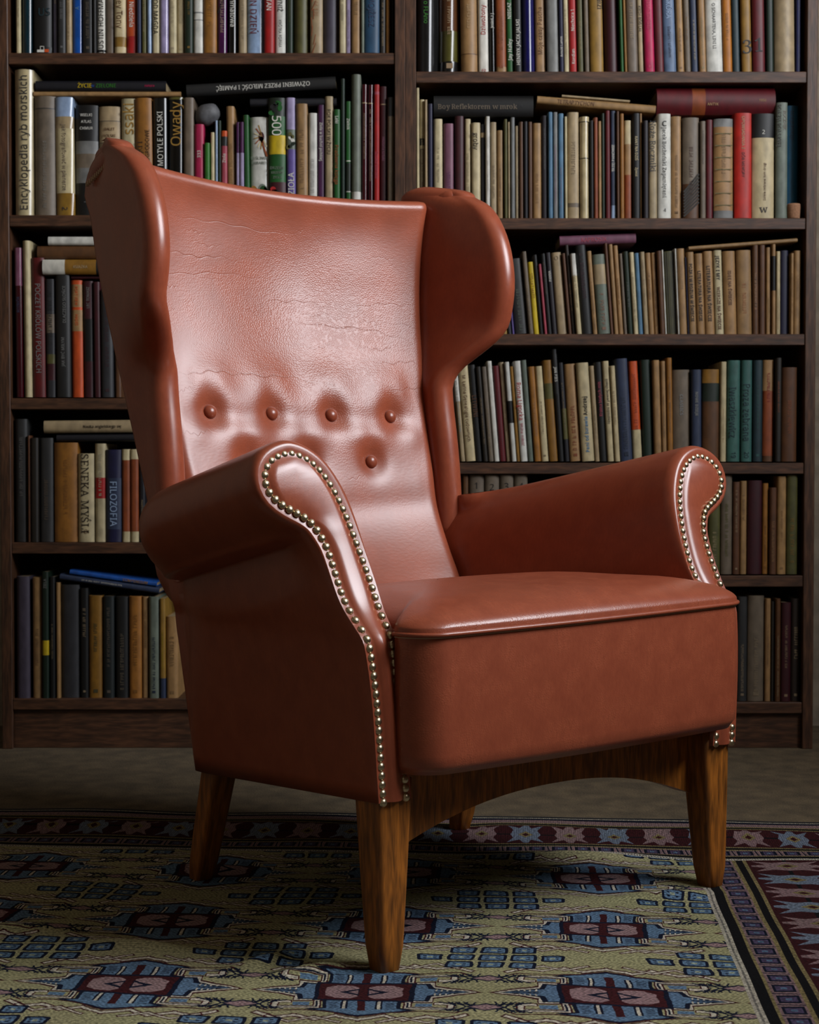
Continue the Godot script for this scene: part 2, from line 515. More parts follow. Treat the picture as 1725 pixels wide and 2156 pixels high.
func make_rug_materials() -> void:
	var W := 512
	var H := 472
	var p := Pen.new(W, H, R_FIELD)
	# medallion in the middle of the tile
	var cx := 256.0
	var cy := 236.0
	p.path4(cx, cy, [0, 176, 50, 150, 92, 172, 140, 148, 176, 160, 216, 132], 17, R_MAROON)
	p.path4(cx, cy, [0, 176, 50, 150, 92, 172, 140, 148, 176, 160, 216, 132], 9, R_WHITE)
	p.path4(cx, cy, [40, 188, 92, 158, 140, 182, 190, 150], 13, R_MAROON)
	p.path4(cx, cy, [40, 188, 92, 158, 140, 182, 190, 150], 6, R_WHITE)
	p.poly4(cx, cy, [0, 0, 252, 0, 150, 40, 150, 66, 0, 66], R_MAROON)
	p.poly4(cx, cy, [0, 0, 240, 0, 148, 33, 148, 60, 0, 60], R_WHITE)
	p.poly4(cx, cy, [0, 0, 226, 0, 146, 26, 140, 54, 0, 54], R_NAVY)
	p.poly4(cx, cy, [0, 0, 216, 0, 136, 20, 130, 48, 0, 48], R_BLUE)
	p.path4(cx, cy, [150, 4, 200, 4], 5, R_NAVY)
	# stepped hooks
	p.path4(cx, cy, [96, 66, 96, 100, 186, 100, 186, 70, 160, 70], 17, R_MAROON)
	p.path4(cx, cy, [96, 66, 96, 100, 186, 100, 186, 70, 160, 70], 11, R_WHITE)
	p.path4(cx, cy, [96, 66, 96, 98, 184, 98], 4, R_NAVY)
	p.rect4(cx, cy, 112, 70, 150, 90, R_BLUE)
	# upright arms and their gables
	p.poly4(cx, cy, [0, 60, 84, 60, 84, 104, 120, 112, 0, 158], R_NAVY)
	p.poly4(cx, cy, [0, 60, 76, 60, 76, 108, 96, 114, 0, 148], R_BLUE)
	p.rect4(cx, cy, 30, 58, 44, 112, R_NAVY)
	p.rect4(cx, cy, 34, 58, 40, 112, R_WHITE)
	p.rect4(cx, cy, 0, 58, 9, 122, R_MAROON)
	for k in 6: p.rect4(cx, cy, 150 + k * 12, 8, 154 + k * 12, 20 - k * 2, R_WHITE)
	for k in 5: p.rect4(cx, cy, 52, 70 + k * 9, 72, 73 + k * 9, R_NAVY)
	p.path4(cx, cy, [0, 160, 60, 132, 118, 118, 196, 122, 226, 96], 5, R_MAROON)
	# heart of the medallion
	p.rect4(cx, cy, 0, 0, 108, 60, R_NAVY)
	p.rect4(cx, cy, 0, 0, 98, 52, R_MAROON)
	p.poly4(cx, cy, [12, 0, 84, 0, 84, 26, 62, 42, 26, 42, 12, 30], R_PINK)
	p.poly4(cx, cy, [10, 0, 52, 0, 10, 24], R_NAVY)
	p.poly4(cx, cy, [12, 0, 34, 0, 12, 14], R_PINK)
	# clusters of blue boxes round the tile's corners, beetles on its short sides
	for i in range(-1, 2):
		for j in range(-1, 2): blue_box(p, i * 70.0, j * 56.0 * 0.98, 30, 24)
	blue_box(p, 138, 0, 28, 22)
	blue_box(p, -138, 0, 28, 22)
	bug(p, 0, 236 - 84)
	bug(p, 0, 236 + 84)
	# hand-woven irregularity: wandering outlines, stitch rows
	var wx := noise_bytes(W, H, 0.014, FastNoiseLite.TYPE_SIMPLEX, 1, 61)
	var wy := noise_bytes(W, H, 0.014, FastNoiseLite.TYPE_SIMPLEX, 1, 62)
	var straight: Image = p.im.duplicate()
	for y in H:
		for x in W:
			var i := y * W + x
			p.im.set_pixel(x, y, straight.get_pixel(posmod(x + int((wx[i] - 128) * 0.022), W), posmod(y + int((wy[i] - 128) * 0.022), H)))
	var weave := noise_bytes(W, H, 0.09, FastNoiseLite.TYPE_SIMPLEX, 3, 51)
	var bh := PackedFloat32Array()
	bh.resize(W * H)
	for y in H:
		for x in W:
			var row := 0.5 + 0.5 * sin(y * TAU * 59.0 / H + 0.6 * sin(x * TAU * 6.0 / W))
			var stitch := 0.5 + 0.5 * sin(x * TAU * 48.0 / W + PI * int(y * 59.0 / H))
			bh[y * W + x] = 0.5 * row + 0.3 * stitch + 0.4 * weave[y * W + x] / 255.0
			var c := p.im.get_pixel(x, y)
			var k := 0.80 + 0.22 * row + 0.10 * stitch + 0.5 * (weave[y * W + x] / 255.0 - 0.5)
			p.im.set_pixel(x, y, Color(c.r * k, c.g * k, c.b * k))
	var bt := float_tex(bh, W, H)
	mats.rug_field = mat(Color.WHITE, 0.95, {"vertex_color_use_as_albedo": true, "albedo_texture": ImageTexture.create_from_image(p.im), "heightmap_enabled": true, "heightmap_texture": bt, "heightmap_scale": 0.12, "metallic_specular": 0.2})
	# side border: u across (0..1), v along (one motif)
	var B := 512
	var L := 256
	var b := Pen.new(B, L, R_MAROON)
	var xs := 0.0
	for q in [[0.010, R_WHITE], [0.0125, R_BLACK], [0.004, R_YELLOW], [0.030, R_PINK], [0.005, R_YELLOW], [0.010, R_BLACK], [0.005, R_YELLOW], [0.108, R_MAROON], [0.005, R_YELLOW], [0.010, R_BLACK], [0.006, R_YELLOW], [0.022, R_PINK], [0.012, R_NAVY], [0.0055, R_WHITE]]:
		var wd: float = q[0] / 0.245 * B
		b.rect(xs, 0, xs + wd, L, q[1])
		xs += wd
	for k in 32: b.rect(8, k * 8, 13, k * 8 + 4, R_NAVY)
	for k in 4:
		var yy := k * 64.0 + 32
		b.rect(62, yy - 22, 112, yy + 22, R_NAVY)
		b.rect(68, yy - 14, 106, yy + 14, Color(0.30, 0.26, 0.36))
		b.rect(80, yy - 6, 94, yy + 6, R_BLUE)
		b.line(Vector2(58, yy - 30), Vector2(116, yy - 34), 4, R_NAVY)
	for k in 2:
		var yy := k * 128.0 + 64
		var tone: Color = [R_PINK, Color(0.42, 0.46, 0.52)][k]
		var mx := 272.0
		for s in [-1, 1]:
			b.poly(PackedVector2Array([Vector2(mx, yy - 44), Vector2(mx + s * 40, yy - 36), Vector2(mx + s * 100, yy - 54), Vector2(mx + s * 62, yy - 18), Vector2(mx + s * 104, yy - 6), Vector2(mx + s * 104, yy + 8), Vector2(mx + s * 62, yy + 16), Vector2(mx + s * 100, yy + 52), Vector2(mx + s * 40, yy + 34), Vector2(mx, yy + 44)]), tone)
		b.poly4(mx, yy, [0, 0, 34, 0, 0, 22], R_YELLOW)
		b.poly4(mx, yy, [0, 0, 18, 0, 0, 11], R_MAROON)
		b.rect(mx - 6, yy + 44, mx + 6, yy + 84, R_BLACK)
	for y in L:
		for x in B:
			var c := b.im.get_pixel(x, y)
			var k := 0.84 + 0.2 * sin(y * TAU * 40.0 / L) * 0.5 + 0.5 * (weave[(y % H) * W + x % W] / 255.0 - 0.5)
			b.im.set_pixel(x, y, Color(c.r * k, c.g * k, c.b * k))
	mats.rug_border = mat(Color.WHITE, 0.95, {"vertex_color_use_as_albedo": true, "albedo_texture": ImageTexture.create_from_image(b.im), "heightmap_enabled": true, "heightmap_texture": bt, "heightmap_scale": 0.12, "metallic_specular": 0.2})
	mats.rug_edge = mat(R_BLACK, 0.95)

const RUG_TURN := -4.4

const RUG_FEET := [[0.0793, -1.397], [0.4861, -1.0093], [-0.2111, -1.0299], [0.1335, -0.7016]]

func rug_height(u: float, w: float) -> float:   # wrinkles of the thin rug, u to the right, w to the back (rug axes)
	var h := 0.006 + 0.0018 * sin(u * 17.0 + 3.0 * sin(w * 5.0)) * sin(w * 21.0 + 2.0 * u)
	# ridges pushed up beside the front feet
	for q in [[0.005, -1.415, 0.05, 0.014, 0.011, 0.5], [-0.06, -1.385, 0.045, 0.012, 0.008, 0.9], [0.42, -1.08, 0.06, 0.014, 0.009, 0.25], [-0.22, -0.99, 0.05, 0.014, 0.010, 0.1], [-0.40, -1.29, 0.07, 0.016, 0.007, 0.3], [-0.22, -1.34, 0.06, 0.015, 0.007, -0.2], [0.30, -0.88, 0.12, 0.015, 0.008, 0.1], [0.02, -0.72, 0.2, 0.014, 0.006, 0.0], [-0.5, -0.74, 0.2, 0.014, 0.006, 0.05], [0.46, -0.72, 0.16, 0.012, 0.007, -0.08]]:
		var du: float = u - q[0]
		var dw: float = w - q[1]
		var a: float = du * cos(q[5]) + dw * sin(q[5])
		var b: float = -du * sin(q[5]) + dw * cos(q[5])
		h += q[4] * exp(-a * a / (q[2] * q[2]) - b * b / (q[3] * q[3]))
	for f in RUG_FEET:
		h = lerpf(h, 0.0045, minf(1.0, 1.6 * exp(-((u - f[0]) * (u - f[0]) + (w - f[1]) * (w - f[1])) / 0.0011)))
	return h

func make_rug() -> void:
	var t := thing("rug", "flat-woven patterned rug with blue medallions and a maroon border under the armchair", "rug")
	t.rotation_degrees.y = RUG_TURN
	var dye := FastNoiseLite.new()
	dye.seed = 8
	dye.frequency = 6.0
	var part := func(called: String, u0: float, u1: float, w0: float, w1: float, uvf: Callable, m: Material):
		var mb := Mb.new()
		var nu := int(ceil((u1 - u0) / 0.0095))
		var nw := int(ceil((w1 - w0) / 0.0095))
		var rows := []
		var uvs := []
		for j in nw + 1:
			var r := []
			var q := []
			for i in nu + 1:
				var u := lerpf(u0, u1, float(i) / nu)
				var w := lerpf(w0, w1, float(j) / nw)
				r.append(Vector3(u, rug_height(u, w), -w))
				q.append(uvf.call(u, w))
			rows.append(r)
			uvs.append(q)
		mb.grid(rows, false, uvs)
		for i in mb.v.size():   # uneven dye of the wool
			var k := 0.93 + 0.16 * dye.get_noise_2d(mb.v[i].x * 0.5, mb.v[i].z)
			mb.c[i] = Color(k, k * (1.0 + 0.05 * dye.get_noise_2d(mb.v[i].z + 9.0, mb.v[i].x)), k)
		mb.facing(Vector3.UP)
		return put(called, mb.mesh(), m, t)
	# here w is minus z in rug axes, so that it grows to the back
	part.call("field", -1.25, 0.475, -1.95, -0.878, func(u, w): return Vector2((u - 0.067 + 0.004 * sin(w * 13.0 + 2.0 * sin(u * 9.0))) / 0.265 + 0.5, -(w + 1.476 + 0.004 * sin(u * 11.0 + 3.0 * w)) / 0.243 + 0.5), mats.rug_field)
	part.call("side_border", 0.475, 0.72, -1.95, -0.878, func(u, w): return Vector2((u - 0.475) / 0.245, w / 0.135), mats.rug_border)
	part.call("end_border", -1.25, 0.72, -0.878, -0.633, func(u, w): return Vector2((w + 0.878) / 0.245, u / 0.135), mats.rug_border)
	var e := Mb.new()
	var last := PackedVector3Array()
	for i in 200:
		var u := lerpf(-1.25, 0.72, i / 199.0)
		var hh := rug_height(u, -0.633)
		var r := [Vector3(u, hh + 0.001, 0.633), Vector3(u, hh + 0.001, 0.627), Vector3(u, 0.0005, 0.625)]
		for p in r: last.append(p)
	for i in 200:
		for k in 3: e.pt(last[i * 3 + k])
	for i in 199:
		for k in 2: e.quad(i * 3 + k, i * 3 + 3 + k, i * 3 + 4 + k, i * 3 + 1 + k)
	e.facing(Vector3.UP)
	put("binding", e.mesh(), mats.rug_edge, t)

# ------------------------------------------------------------------ the armchair (its own axes: x to its left, z forward)
const ZF := [[0.0, 0.258], [0.18, 0.253], [0.36, 0.245], [0.376, 0.241], [0.39, 0.229], [0.405, 0.216], [0.42, 0.206], [0.45, 0.191], [0.50, 0.172], [0.55, 0.156], [0.60, 0.142]]
const ARM_OUT := [[0.194, 0.299], [0.25, 0.303], [0.30, 0.306], [0.376, 0.313], [0.40, 0.317], [0.42, 0.320], [0.45, 0.321], [0.475, 0.324], [0.49, 0.330], [0.503, 0.3385], [0.511, 0.350], [0.517, 0.363], [0.523, 0.375], [0.530, 0.3835], [0.539, 0.3885], [0.549, 0.391], [0.558, 0.3895], [0.566, 0.385], [0.573, 0.377], [0.578, 0.366], [0.5805, 0.354]]
const ARM_IN := [[0.194, 0.2665], [0.25, 0.271], [0.30, 0.275], [0.36, 0.279], [0.385, 0.279], [0.41, 0.276], [0.43, 0.275], [0.45, 0.277], [0.475, 0.281], [0.50, 0.286], [0.52, 0.2915], [0.535, 0.297], [0.548, 0.304], [0.558, 0.3105], [0.566, 0.318], [0.573, 0.328], [0.578, 0.339], [0.5805, 0.350]]
const REAR := [[0.10, -0.180], [0.155, -0.186], [0.43, -0.300], [0.57, -0.350], [0.72, -0.394], [0.86, -0.433], [0.97, -0.458], [1.05, -0.472]]

func zfront(y: float) -> float: return stab(ZF, y)
func zrear(y: float) -> float: return stab(REAR, y)

func arm_rows() -> Array:
	var ys := []
	for i in 10: ys.append(lerpf(0.194, 0.355, i / 9.0))
	for i in range(1, 13): ys.append(lerpf(0.355, 0.435, i / 12.0))
	for i in range(1, 5): ys.append(lerpf(0.435, 0.47, i / 4.0))
	for i in range(1, 19): ys.append(lerpf(0.47, 0.518, i / 18.0))
	for i in range(1, 16): ys.append(0.518 + 0.0625 * sin(PI / 2 * i / 15.0))
	return ys

func arm_ring(off: float) -> Array:   # outer side upwards, then inner side downwards
	var ys := arm_rows()
	var p := []
	for y in ys: p.append(Vector2(stab(ARM_OUT, y), y))
	for i in range(ys.size() - 1, -1, -1): p.append(Vector2(stab(ARM_IN, ys[i]), ys[i]))
	var k := p.size()
	var out := []
	for i in k:
		var a: Vector2 = p[(i + k - 1) % k]
		var b: Vector2 = p[(i + 1) % k]
		var d := (b - a).normalized()
		var nn := Vector2(d.y, -d.x)
		if i == 0 or i == k - 1: nn = Vector2(1.0 if i == 0 else -1.0, 0.0)
		var o := off if off <= 0.009 else 0.009 + (off - 0.009) * lerpf(0.25, 1.0, smoothstep(0.40, 0.54, p[i].y))
		out.append(p[i] + nn * (o if off > 0 else off) * lerpf(0.75, 1.0, smoothstep(0.40, 0.54, p[i].y)))
	for pass_ in 2:
		var o2 := out.duplicate()
		for i in range(2, k - 2): o2[i] = out[i] * 0.5 + (out[i - 1] + out[i + 1]) * 0.25
		out = o2
	return out

func arm_point(q: Vector2, base: Vector2, z: float, s: float) -> Vector3:
	var d := zfront(base.y) - z
	var y := q.y - 0.19 * d * smoothstep(0.34, 0.50, q.y) - 0.09 * d * (1.0 - smoothstep(0.18, 0.32, q.y))
	return Vector3(s * (q.x - 0.108 * d), y, z)

# the scroll ends in a rounded nose beside the backrest
func end_round(q: Vector2, z: float) -> Vector2:
	var t := clampf((-0.130 - z) / 0.112, 0.0, 1.0)
	if q.x > 0.300: q.x = 0.300 + (q.x - 0.300) * sqrt(maxf(0.0, 1.0 - t * t))
	return q

func make_arm(t: Node3D, s: float) -> void:
	var base := arm_ring(0.0)
	var k := base.size()
	var rows := []
	var r0 := arm_ring(0.009)
	var row := []
	for i in k: row.append(arm_point(r0[i], base[i], zfront(base[i].y), s))
	rows.append(row)
	for a in range(1, 7):
		var ang := a / 6.0 * PI / 2
		var ring := arm_ring(0.009 + 0.009 * sin(ang))
		row = []
		for i in k: row.append(arm_point(ring[i], base[i], zfront(base[i].y) - 0.016 * (1 - cos(ang)), s))
		rows.append(row)
	var full := arm_ring(0.018)
	for st in range(1, 31):
		var f := st / 30.0
		row = []
		for i in k:
			var zr := zrear(base[i].y - 0.08 * smoothstep(0.34, 0.5, base[i].y))
			if i < k / 2: zr += 0.028 * smoothstep(0.28, 0.45, base[i].y)
			var q: Vector2 = full[i]
			if i < k / 2: 
				var tuck := minf(1.0, f * 7.0)
				var by: float = base[i].y
				# the scroll's underside is tucked in above the side panel: a crease, with the roll full just over it
				q.x = lerpf(q.x, minf(q.x, lerpf(0.3315, 0.319, f)), tuck * smoothstep(0.28, 0.40, by) * (1.0 - smoothstep(0.4935, 0.4985, by)))
				q.x += tuck * (0.011 * exp(-pow((by - 0.507) / 0.0075, 2)) + 0.004 * exp(-pow((by - 0.52) / 0.008, 2)))
				q.y -= tuck * 0.004 * exp(-pow((by - 0.508) / 0.008, 2))
			
			row.append(arm_point(end_round(q, lerpf(zfront(base[i].y) - 0.016, zr, f)), base[i], lerpf(zfront(base[i].y) - 0.016, zr, f), s))
		rows.append(row)
	for a in range(1, 6):
		var ang := a / 5.0 * PI / 2
		var ring := arm_ring(0.018 - 0.030 * (1 - cos(ang)))
		row = []
		for i in k:
			var zr := zrear(base[i].y - 0.08 * smoothstep(0.34, 0.5, base[i].y))
			if i < k / 2: zr += 0.028 * smoothstep(0.28, 0.45, base[i].y)
			row.append(arm_point(end_round(ring[i], zr - 0.032 * sin(ang)), base[i], zr - 0.032 * sin(ang), s))
		rows.append(row)
	var mb := Mb.new()
	mb.grid(rows, true)
	# rear closing: ladder between the outer and the inner side
	var last: Array = rows[-1]
	var half := k / 2
	var lo := []
	var hi := []
	for i in half:
		lo.append(last[i])
		hi.append(last[k - 1 - i])
	var first := mb.v.size()
	for i in half:
		mb.pt(lo[i]); mb.pt(hi[i])
	for i in half - 1:
		mb.quad(first + i * 2 + 1, first + i * 2, first + i * 2 + 2, first + i * 2 + 3)
	mb.outward()
	put("armrest", mb.mesh(0.0002), mats.leather_smooth, t)
	# facing: the padded front panel inside the nails
	var fc := Mb.new()
	var grid := []
	var cols := [0.0, 0.004, 0.008, 0.0115, 0.0145, 0.018, 0.023]
	for i in half:
		var a: Vector2 = r0[i]
		var b: Vector2 = r0[k - 1 - i]
		var wd := a.distance_to(b)
		row = []
		var us := []
		for cc in cols: us.append(minf(cc, wd * 0.5 * (0.2 + 0.8 * cc / 0.023)))
		us.append(wd * 0.5)
		for j in range(cols.size() - 1, -1, -1): us.append(wd - us[j])
		for u in us:
			var q := a.lerp(b, u / maxf(wd, 1e-5))
			# distance to the outline, also measured at the top
			var e := 1.0
			for m in k - 1:
				if absf(r0[m].y - q.y) < 0.03 or m == half - 1: e = minf(e, q.distance_to(Geometry2D.get_closest_point_to_segment(q, r0[m], r0[m + 1])))
			var h := 0.0045 * smoothstep(0.010, 0.021, e) - 0.0012 * exp(-pow((e - 0.009) / 0.004, 2))
			var z := zfront(lerpf(base[i].y, base[k - 1 - i].y, u / maxf(wd, 1e-5)))
			row.append(Vector3(s * q.x, q.y, z + h))
		grid.append(row)
	fc.grid(grid)
	fc.facing(Vector3(0, 0, 1))
	var face := put("arm_facing", fc.mesh(), mats.leather_smooth, t)
	# nails along the facing's edge
	var path := []
	for i in half: path.append(base[i])
	for i in range(half, k): path.append(base[i])
	var start := 0.0
	var acc := 0.0
	var step := 0.0101
	var nail := nail_mesh()
	for i in range(1, path.size()):
		var seg: float = path[i - 1].distance_to(path[i])
		while start <= acc + seg:
			var q: Vector2 = path[i - 1].lerp(path[i], (start - acc) / maxf(seg, 1e-6))
			start += step
			if s > 0 and q.x < 0.30 and q.y > 0.215 and q.y < 0.385: continue   # behind the seat
			if s > 0 and q.x > 0.30 and q.y > 0.215 and q.y < 0.37: continue
			var dz := (zfront(q.y + 0.002) - zfront(q.y - 0.002)) / 0.004
			var o := put("brass_nail", nail, mats.brass, face)
			o.basis = Basis(Vector3.RIGHT, atan(dz)) * Basis(Vector3.BACK, q.x * 90.0)
			o.position = Vector3(s * q.x, q.y, zfront(q.y) - 0.0012)
		acc += seg

func nail_mesh() -> ArrayMesh:
	var mb := Mb.new()
	var rows := []
	for a in [[1.0, 0.0], [0.93, 0.38], [0.66, 0.76]]:
		var r := []
		for k in 10:
			var t: float = k * TAU / 10
			r.append(Vector3(cos(t) * 0.0051 * a[0], sin(t) * 0.0051 * a[0], 0.0040 * a[1]))
		rows.append(r)
	mb.grid(rows, true)
	var top := mb.pt(Vector3(0, 0, 0.0041))
	for k in 10: mb.tri(top, 20 + k, 20 + (k + 1) % 10)
	mb.outward()
	return mb.mesh()

# front of the backrest
const BACK_SIDE := [[0.30, -0.150], [0.36, -0.178], [0.40, -0.199], [0.44, -0.226], [0.505, -0.264], [0.558, -0.281], [0.634, -0.305], [0.70, -0.321], [0.748, -0.330], [0.80, -0.338], [0.85, -0.3425], [0.90, -0.343], [0.95, -0.339], [1.0, -0.330]]
const BACK_MID := [[0.30, -0.146], [0.36, -0.183], [0.40, -0.218], [0.43, -0.242], [0.46, -0.263], [0.49, -0.279], [0.53, -0.2915], [0.574, -0.301], [0.61, -0.3085], [0.645, -0.317], [0.70, -0.338], [0.75, -0.356], [0.80, -0.369], [0.85, -0.377], [0.90, -0.379], [0.95, -0.375], [1.0, -0.364]]
const TUFTS := [[-0.165, 0.645], [-0.055, 0.645], [0.055, 0.645], [0.165, 0.645], [-0.115, 0.574], [0.0, 0.574], [0.115, 0.574]]
const BACK_TOP := 0.996

func back_half(y: float) -> float: return tab([[0.34, 0.215], [0.45, 0.226], [0.58, 0.240], [0.75, 0.256], [1.0, 0.270]], y)

func back_z(x: float, y: float, tufted := true) -> float:
	var w := back_half(y)
	var f := clampf(absf(x) / w, 0.0, 1.0)
	var z := lerpf(stab(BACK_MID, y), stab(BACK_SIDE, y), f * f)
	# padded: fuller between the middle and the edge
	z += 0.006 * pow(sin(PI * f), 2) * smoothstep(0.5, 0.62, y) * (1.0 - smoothstep(0.86, 0.97, y))
	if tufted:
		for q in TUFTS:
			var dx: float = x - q[0]
			var dy: float = y - q[1]
			var r2: float = dx * dx + dy * dy
			z -= 0.008 * exp(-r2 / 0.00038) + 0.0025 * exp(-r2 / 0.0022)
			# pull lines: short folds up from the row and sideways from each button
			z -= 0.003 * exp(-dx * dx / 0.00030 - (dy - 0.024) * (dy - 0.024) / 0.0011)
		var span := 1.0 - smoothstep(0.185, 0.225, absf(x))
		z -= 0.002 * exp(-pow((y - 0.641) / 0.016, 2)) * span
		z += 0.003 * exp(-pow((y - 0.612) / 0.017, 2)) * span * (0.5 + 0.5 * cos(x * TAU / 0.11))
		z += 0.005 * exp(-pow((y - 0.690) / 0.030, 2)) * span * (0.55 - 0.45 * cos(x * TAU / 0.11))
		z += 0.002 * exp(-pow((y - 0.535) / 0.025, 2)) * span
	return z

func make_backrest(t: Node3D) -> void:
	var mb := Mb.new()
	var nx := 92
	var ny := 132
	var rows := []
	var R := 0.026
	for j in ny + 1:
		var v := float(j) / ny
		v = 1.0 - pow(1.0 - v, 1.15)
		var y := lerpf(0.335, BACK_TOP, v)
		var row := []
		for i in nx + 1:
			var u := -1.0 + 2.0 * i / nx
			u = signf(u) * (1.0 - pow(1.0 - absf(u), 1.25)) if absf(u) > 0.0 else 0.0
			var w := back_half(y)
			var x := u * w
			var top := BACK_TOP - y
			var z := back_z(x, y)
			var e := w - absf(x)
			if e < R: z -= (R - sqrt(maxf(0.0, R * R - (R - e) * (R - e)))) * 1.3
			if top < 0.016: z -= (0.016 - sqrt(maxf(0.0, 0.016 * 0.016 - pow(0.016 - top, 2)))) * 1.2
			row.append(Vector3(x, y - 0.010 * (1.0 - u * u) * smoothstep(0.8, 1.0, y), z))
		rows.append(row)
	# over the top to the back, then down the rear
	for q in [[0.9955, 0.014], [0.99, 0.024], [0.975, 0.03]]:
		var row := []
		for i in nx + 1:
			var p: Vector3 = rows[ny][i]
			row.append(Vector3(p.x, q[0] - BACK_TOP + p.y, minf(p.z - q[1] * 0.6, zrear(0.97) + 0.02 + 0.02 * (1.0 - q[1] / 0.03))))
		rows.append(row)
	mb.grid(rows)
	mb.facing(Vector3(0, 0.2, 1))
	var back := put("backrest", mb.mesh(), mats.leather_back, t)
	var bm := Mb.new()
	var rr := []
	for a in [[1.0, -0.3], [1.0, 0.05], [0.93, 0.34], [0.72, 0.66], [0.40, 0.88]]:
		var ring := []
		for k in 20:
			ring.append(Vector3(cos(k * TAU / 20) * 0.0105 * a[0], sin(k * TAU / 20) * 0.0105 * a[0], 0.0072 * a[1]))
		rr.append(ring)
	bm.grid(rr, true)
	var c0: int = bm.pt(Vector3(0, 0, 0.0068))
	for k in 20: bm.tri(c0, 80 + k, 80 + (k + 1) % 20)
	bm.outward()
	var bmesh := bm.mesh()
	for q in TUFTS:
		var o := put("button", bmesh, mats.leather_smooth, back)
		var dz := (back_z(q[0], q[1] + 0.03, false) - back_z(q[0], q[1] - 0.03, false)) / 0.06
		o.rotation.x = atan(dz)
		o.position = Vector3(q[0], q[1], back_z(q[0], q[1]) + 0.0035)
	# the outside back
	var ob := Mb.new()
	var rws := []
	for j in 31:
		var y := lerpf(0.152, 0.992, j / 30.0)
		var hw := tab([[0.15, 0.240], [0.45, 0.243], [0.7, 0.262], [1.0, 0.276]], y)
		var zr := zrear(y)
		var rr2: float = 0.03 if j < 28 else [0.026, 0.018, 0.006][j - 28]
		var ring := []
		for a in 33:
			var f := -1.0 + 2.0 * a / 32.0
			var x := f * hw
			var e := hw - absf(x)
			var z := zr - 0.012 * (1.0 - f * f)
			if e < 0.03: z += 0.03 - sqrt(maxf(0.0, 0.0009 - pow(0.03 - e, 2)))
			if j >= 28: z += [0.004, 0.012, 0.03][j - 28]
			ring.append(Vector3(x, y, z))
		for a in range(32, -1, -4):
			ring.append(Vector3((-1.0 + 2.0 * a / 32.0) * hw, y, zr + 0.012))
		rws.append(ring)
	ob.grid(rws, true)
	ob.fan(rws[0], Vector3(0, 0.152, zrear(0.152) + 0.02), true)
	ob.fan(rws[30], Vector3(0, 0.992, zrear(0.99) + 0.02))
	ob.outward()
	put("outside_back", ob.mesh(), mats.leather_smooth, t)

const WING_Z := [[0.40, -0.258], [0.50, -0.260], [0.56, -0.264], [0.62, -0.272], [0.67, -0.280], [0.70, -0.281], [0.722, -0.271], [0.745, -0.246], [0.77, -0.221], [0.80, -0.209], [0.85, -0.200], [0.89, -0.204], [0.92, -0.213], [0.945, -0.226], [0.965, -0.241], [0.983, -0.262], [0.999, -0.295]]

func make_wing(t: Node3D, s: float) -> void:
	var mb := Mb.new()
	var ys := []
	for i in 15: ys.append(lerpf(0.455, 0.69, i / 14.0))
	for i in range(1, 23): ys.append(lerpf(0.69, 0.955, i / 22.0))
	for i in range(1, 12): ys.append(lerpf(0.955, 0.999, sin(PI / 2 * i / 11.0)))
	var rows := []
	for y in ys:
		rows.append(wing_section(y, y, 1.0, s))
	for a in range(1, 11):
		var ang := a / 10.0 * PI / 2
		rows.append(wing_section(0.999, 0.999 + 0.019 * sin(ang), maxf(0.04, cos(ang)), s))
	mb.grid(rows, true)
	var mid := Vector3.ZERO
	for p in rows[-1]: mid += p
	mb.fan(rows[-1], mid / rows[-1].size())
	mid = Vector3.ZERO
	for p in rows[0]: mid += p
	mb.fan(rows[0], mid / rows[0].size(), true)
	mb.outward()
	put("wing", mb.mesh(0.0002), mats.leather_smooth, t)

func wing_section(y: float, at: float, shrink: float, s: float) -> Array:
	var z1 := stab(WING_Z, y)
	var roll := smoothstep(0.955, 0.985, y)
	var z0 := zrear(y) + 0.004 - 0.012 * exp(-pow((y - 0.955) / 0.022, 2)) + 0.05 * smoothstep(0.955, 1.01, y)
	var up := smoothstep(0.69, 0.80, y)
	var xf := lerpf(0.253, 0.311, up)
	var xr := lerpf(0.249, 0.274, smoothstep(0.5, 0.9, y))
	var th := lerpf(0.044, 0.041, up)
	var ring := []
	var r := th * 0.5
	var zm := (z0 + z1) * 0.5
	# outer side from the rear to the front
	var line := []
	var nz := 14
	for i in nz + 1:
		var f := float(i) / nz
		line.append([lerpf(z0 + r * 0.8, z1 - r, f), lerpf(xr, xf, pow(f, 1.25)), f])
	for q in line:
		var puff := 0.006 * sin(PI * q[2]) * up + 0.010 * roll * (1.0 - smoothstep(0.0, 0.45, q[2]))
		ring.append(Vector2(q[1] + r + puff, q[0]))
	var last: Array = line[-1]
	var slope := (xf - xr) / maxf(0.02, z1 - z0) * 1.1
	for k in range(1, 10):
		var a := PI / 2 - PI * k / 10.0
		ring.append(Vector2(last[1] + r * sin(a) + slope * r * cos(a) * 0.4, last[0] + r * cos(a)))
	for i in range(nz, -1, -1):
		var q: Array = line[i]
		ring.append(Vector2(q[1] - r - 0.003 * sin(PI * q[2]) * up, q[0]))
	for k in range(1, 8):
		var a := -PI / 2 - PI * k / 8.0
		ring.append(Vector2(line[0][1] + r * sin(a), line[0][0] + r * 0.8 * cos(a)))
	var out := []
	var ca := 1.0 - shrink
	for q in ring:
		# over the top the section shrinks to its own middle line
		var f := clampf((q.y - z0) / maxf(0.02, z1 - z0), 0.0, 1.0)
		var mx := lerpf(xr, xf, pow(f, 1.25))
		var rise := 0.006 * sin(PI * lerpf(0.15, 0.9, f)) * smoothstep(0.90, 1.0, y)
		out.append(Vector3(s * lerpf(mx, q.x, shrink), at + rise, q.y + ca * lerpf(0.04, -0.075, f)))
	return out

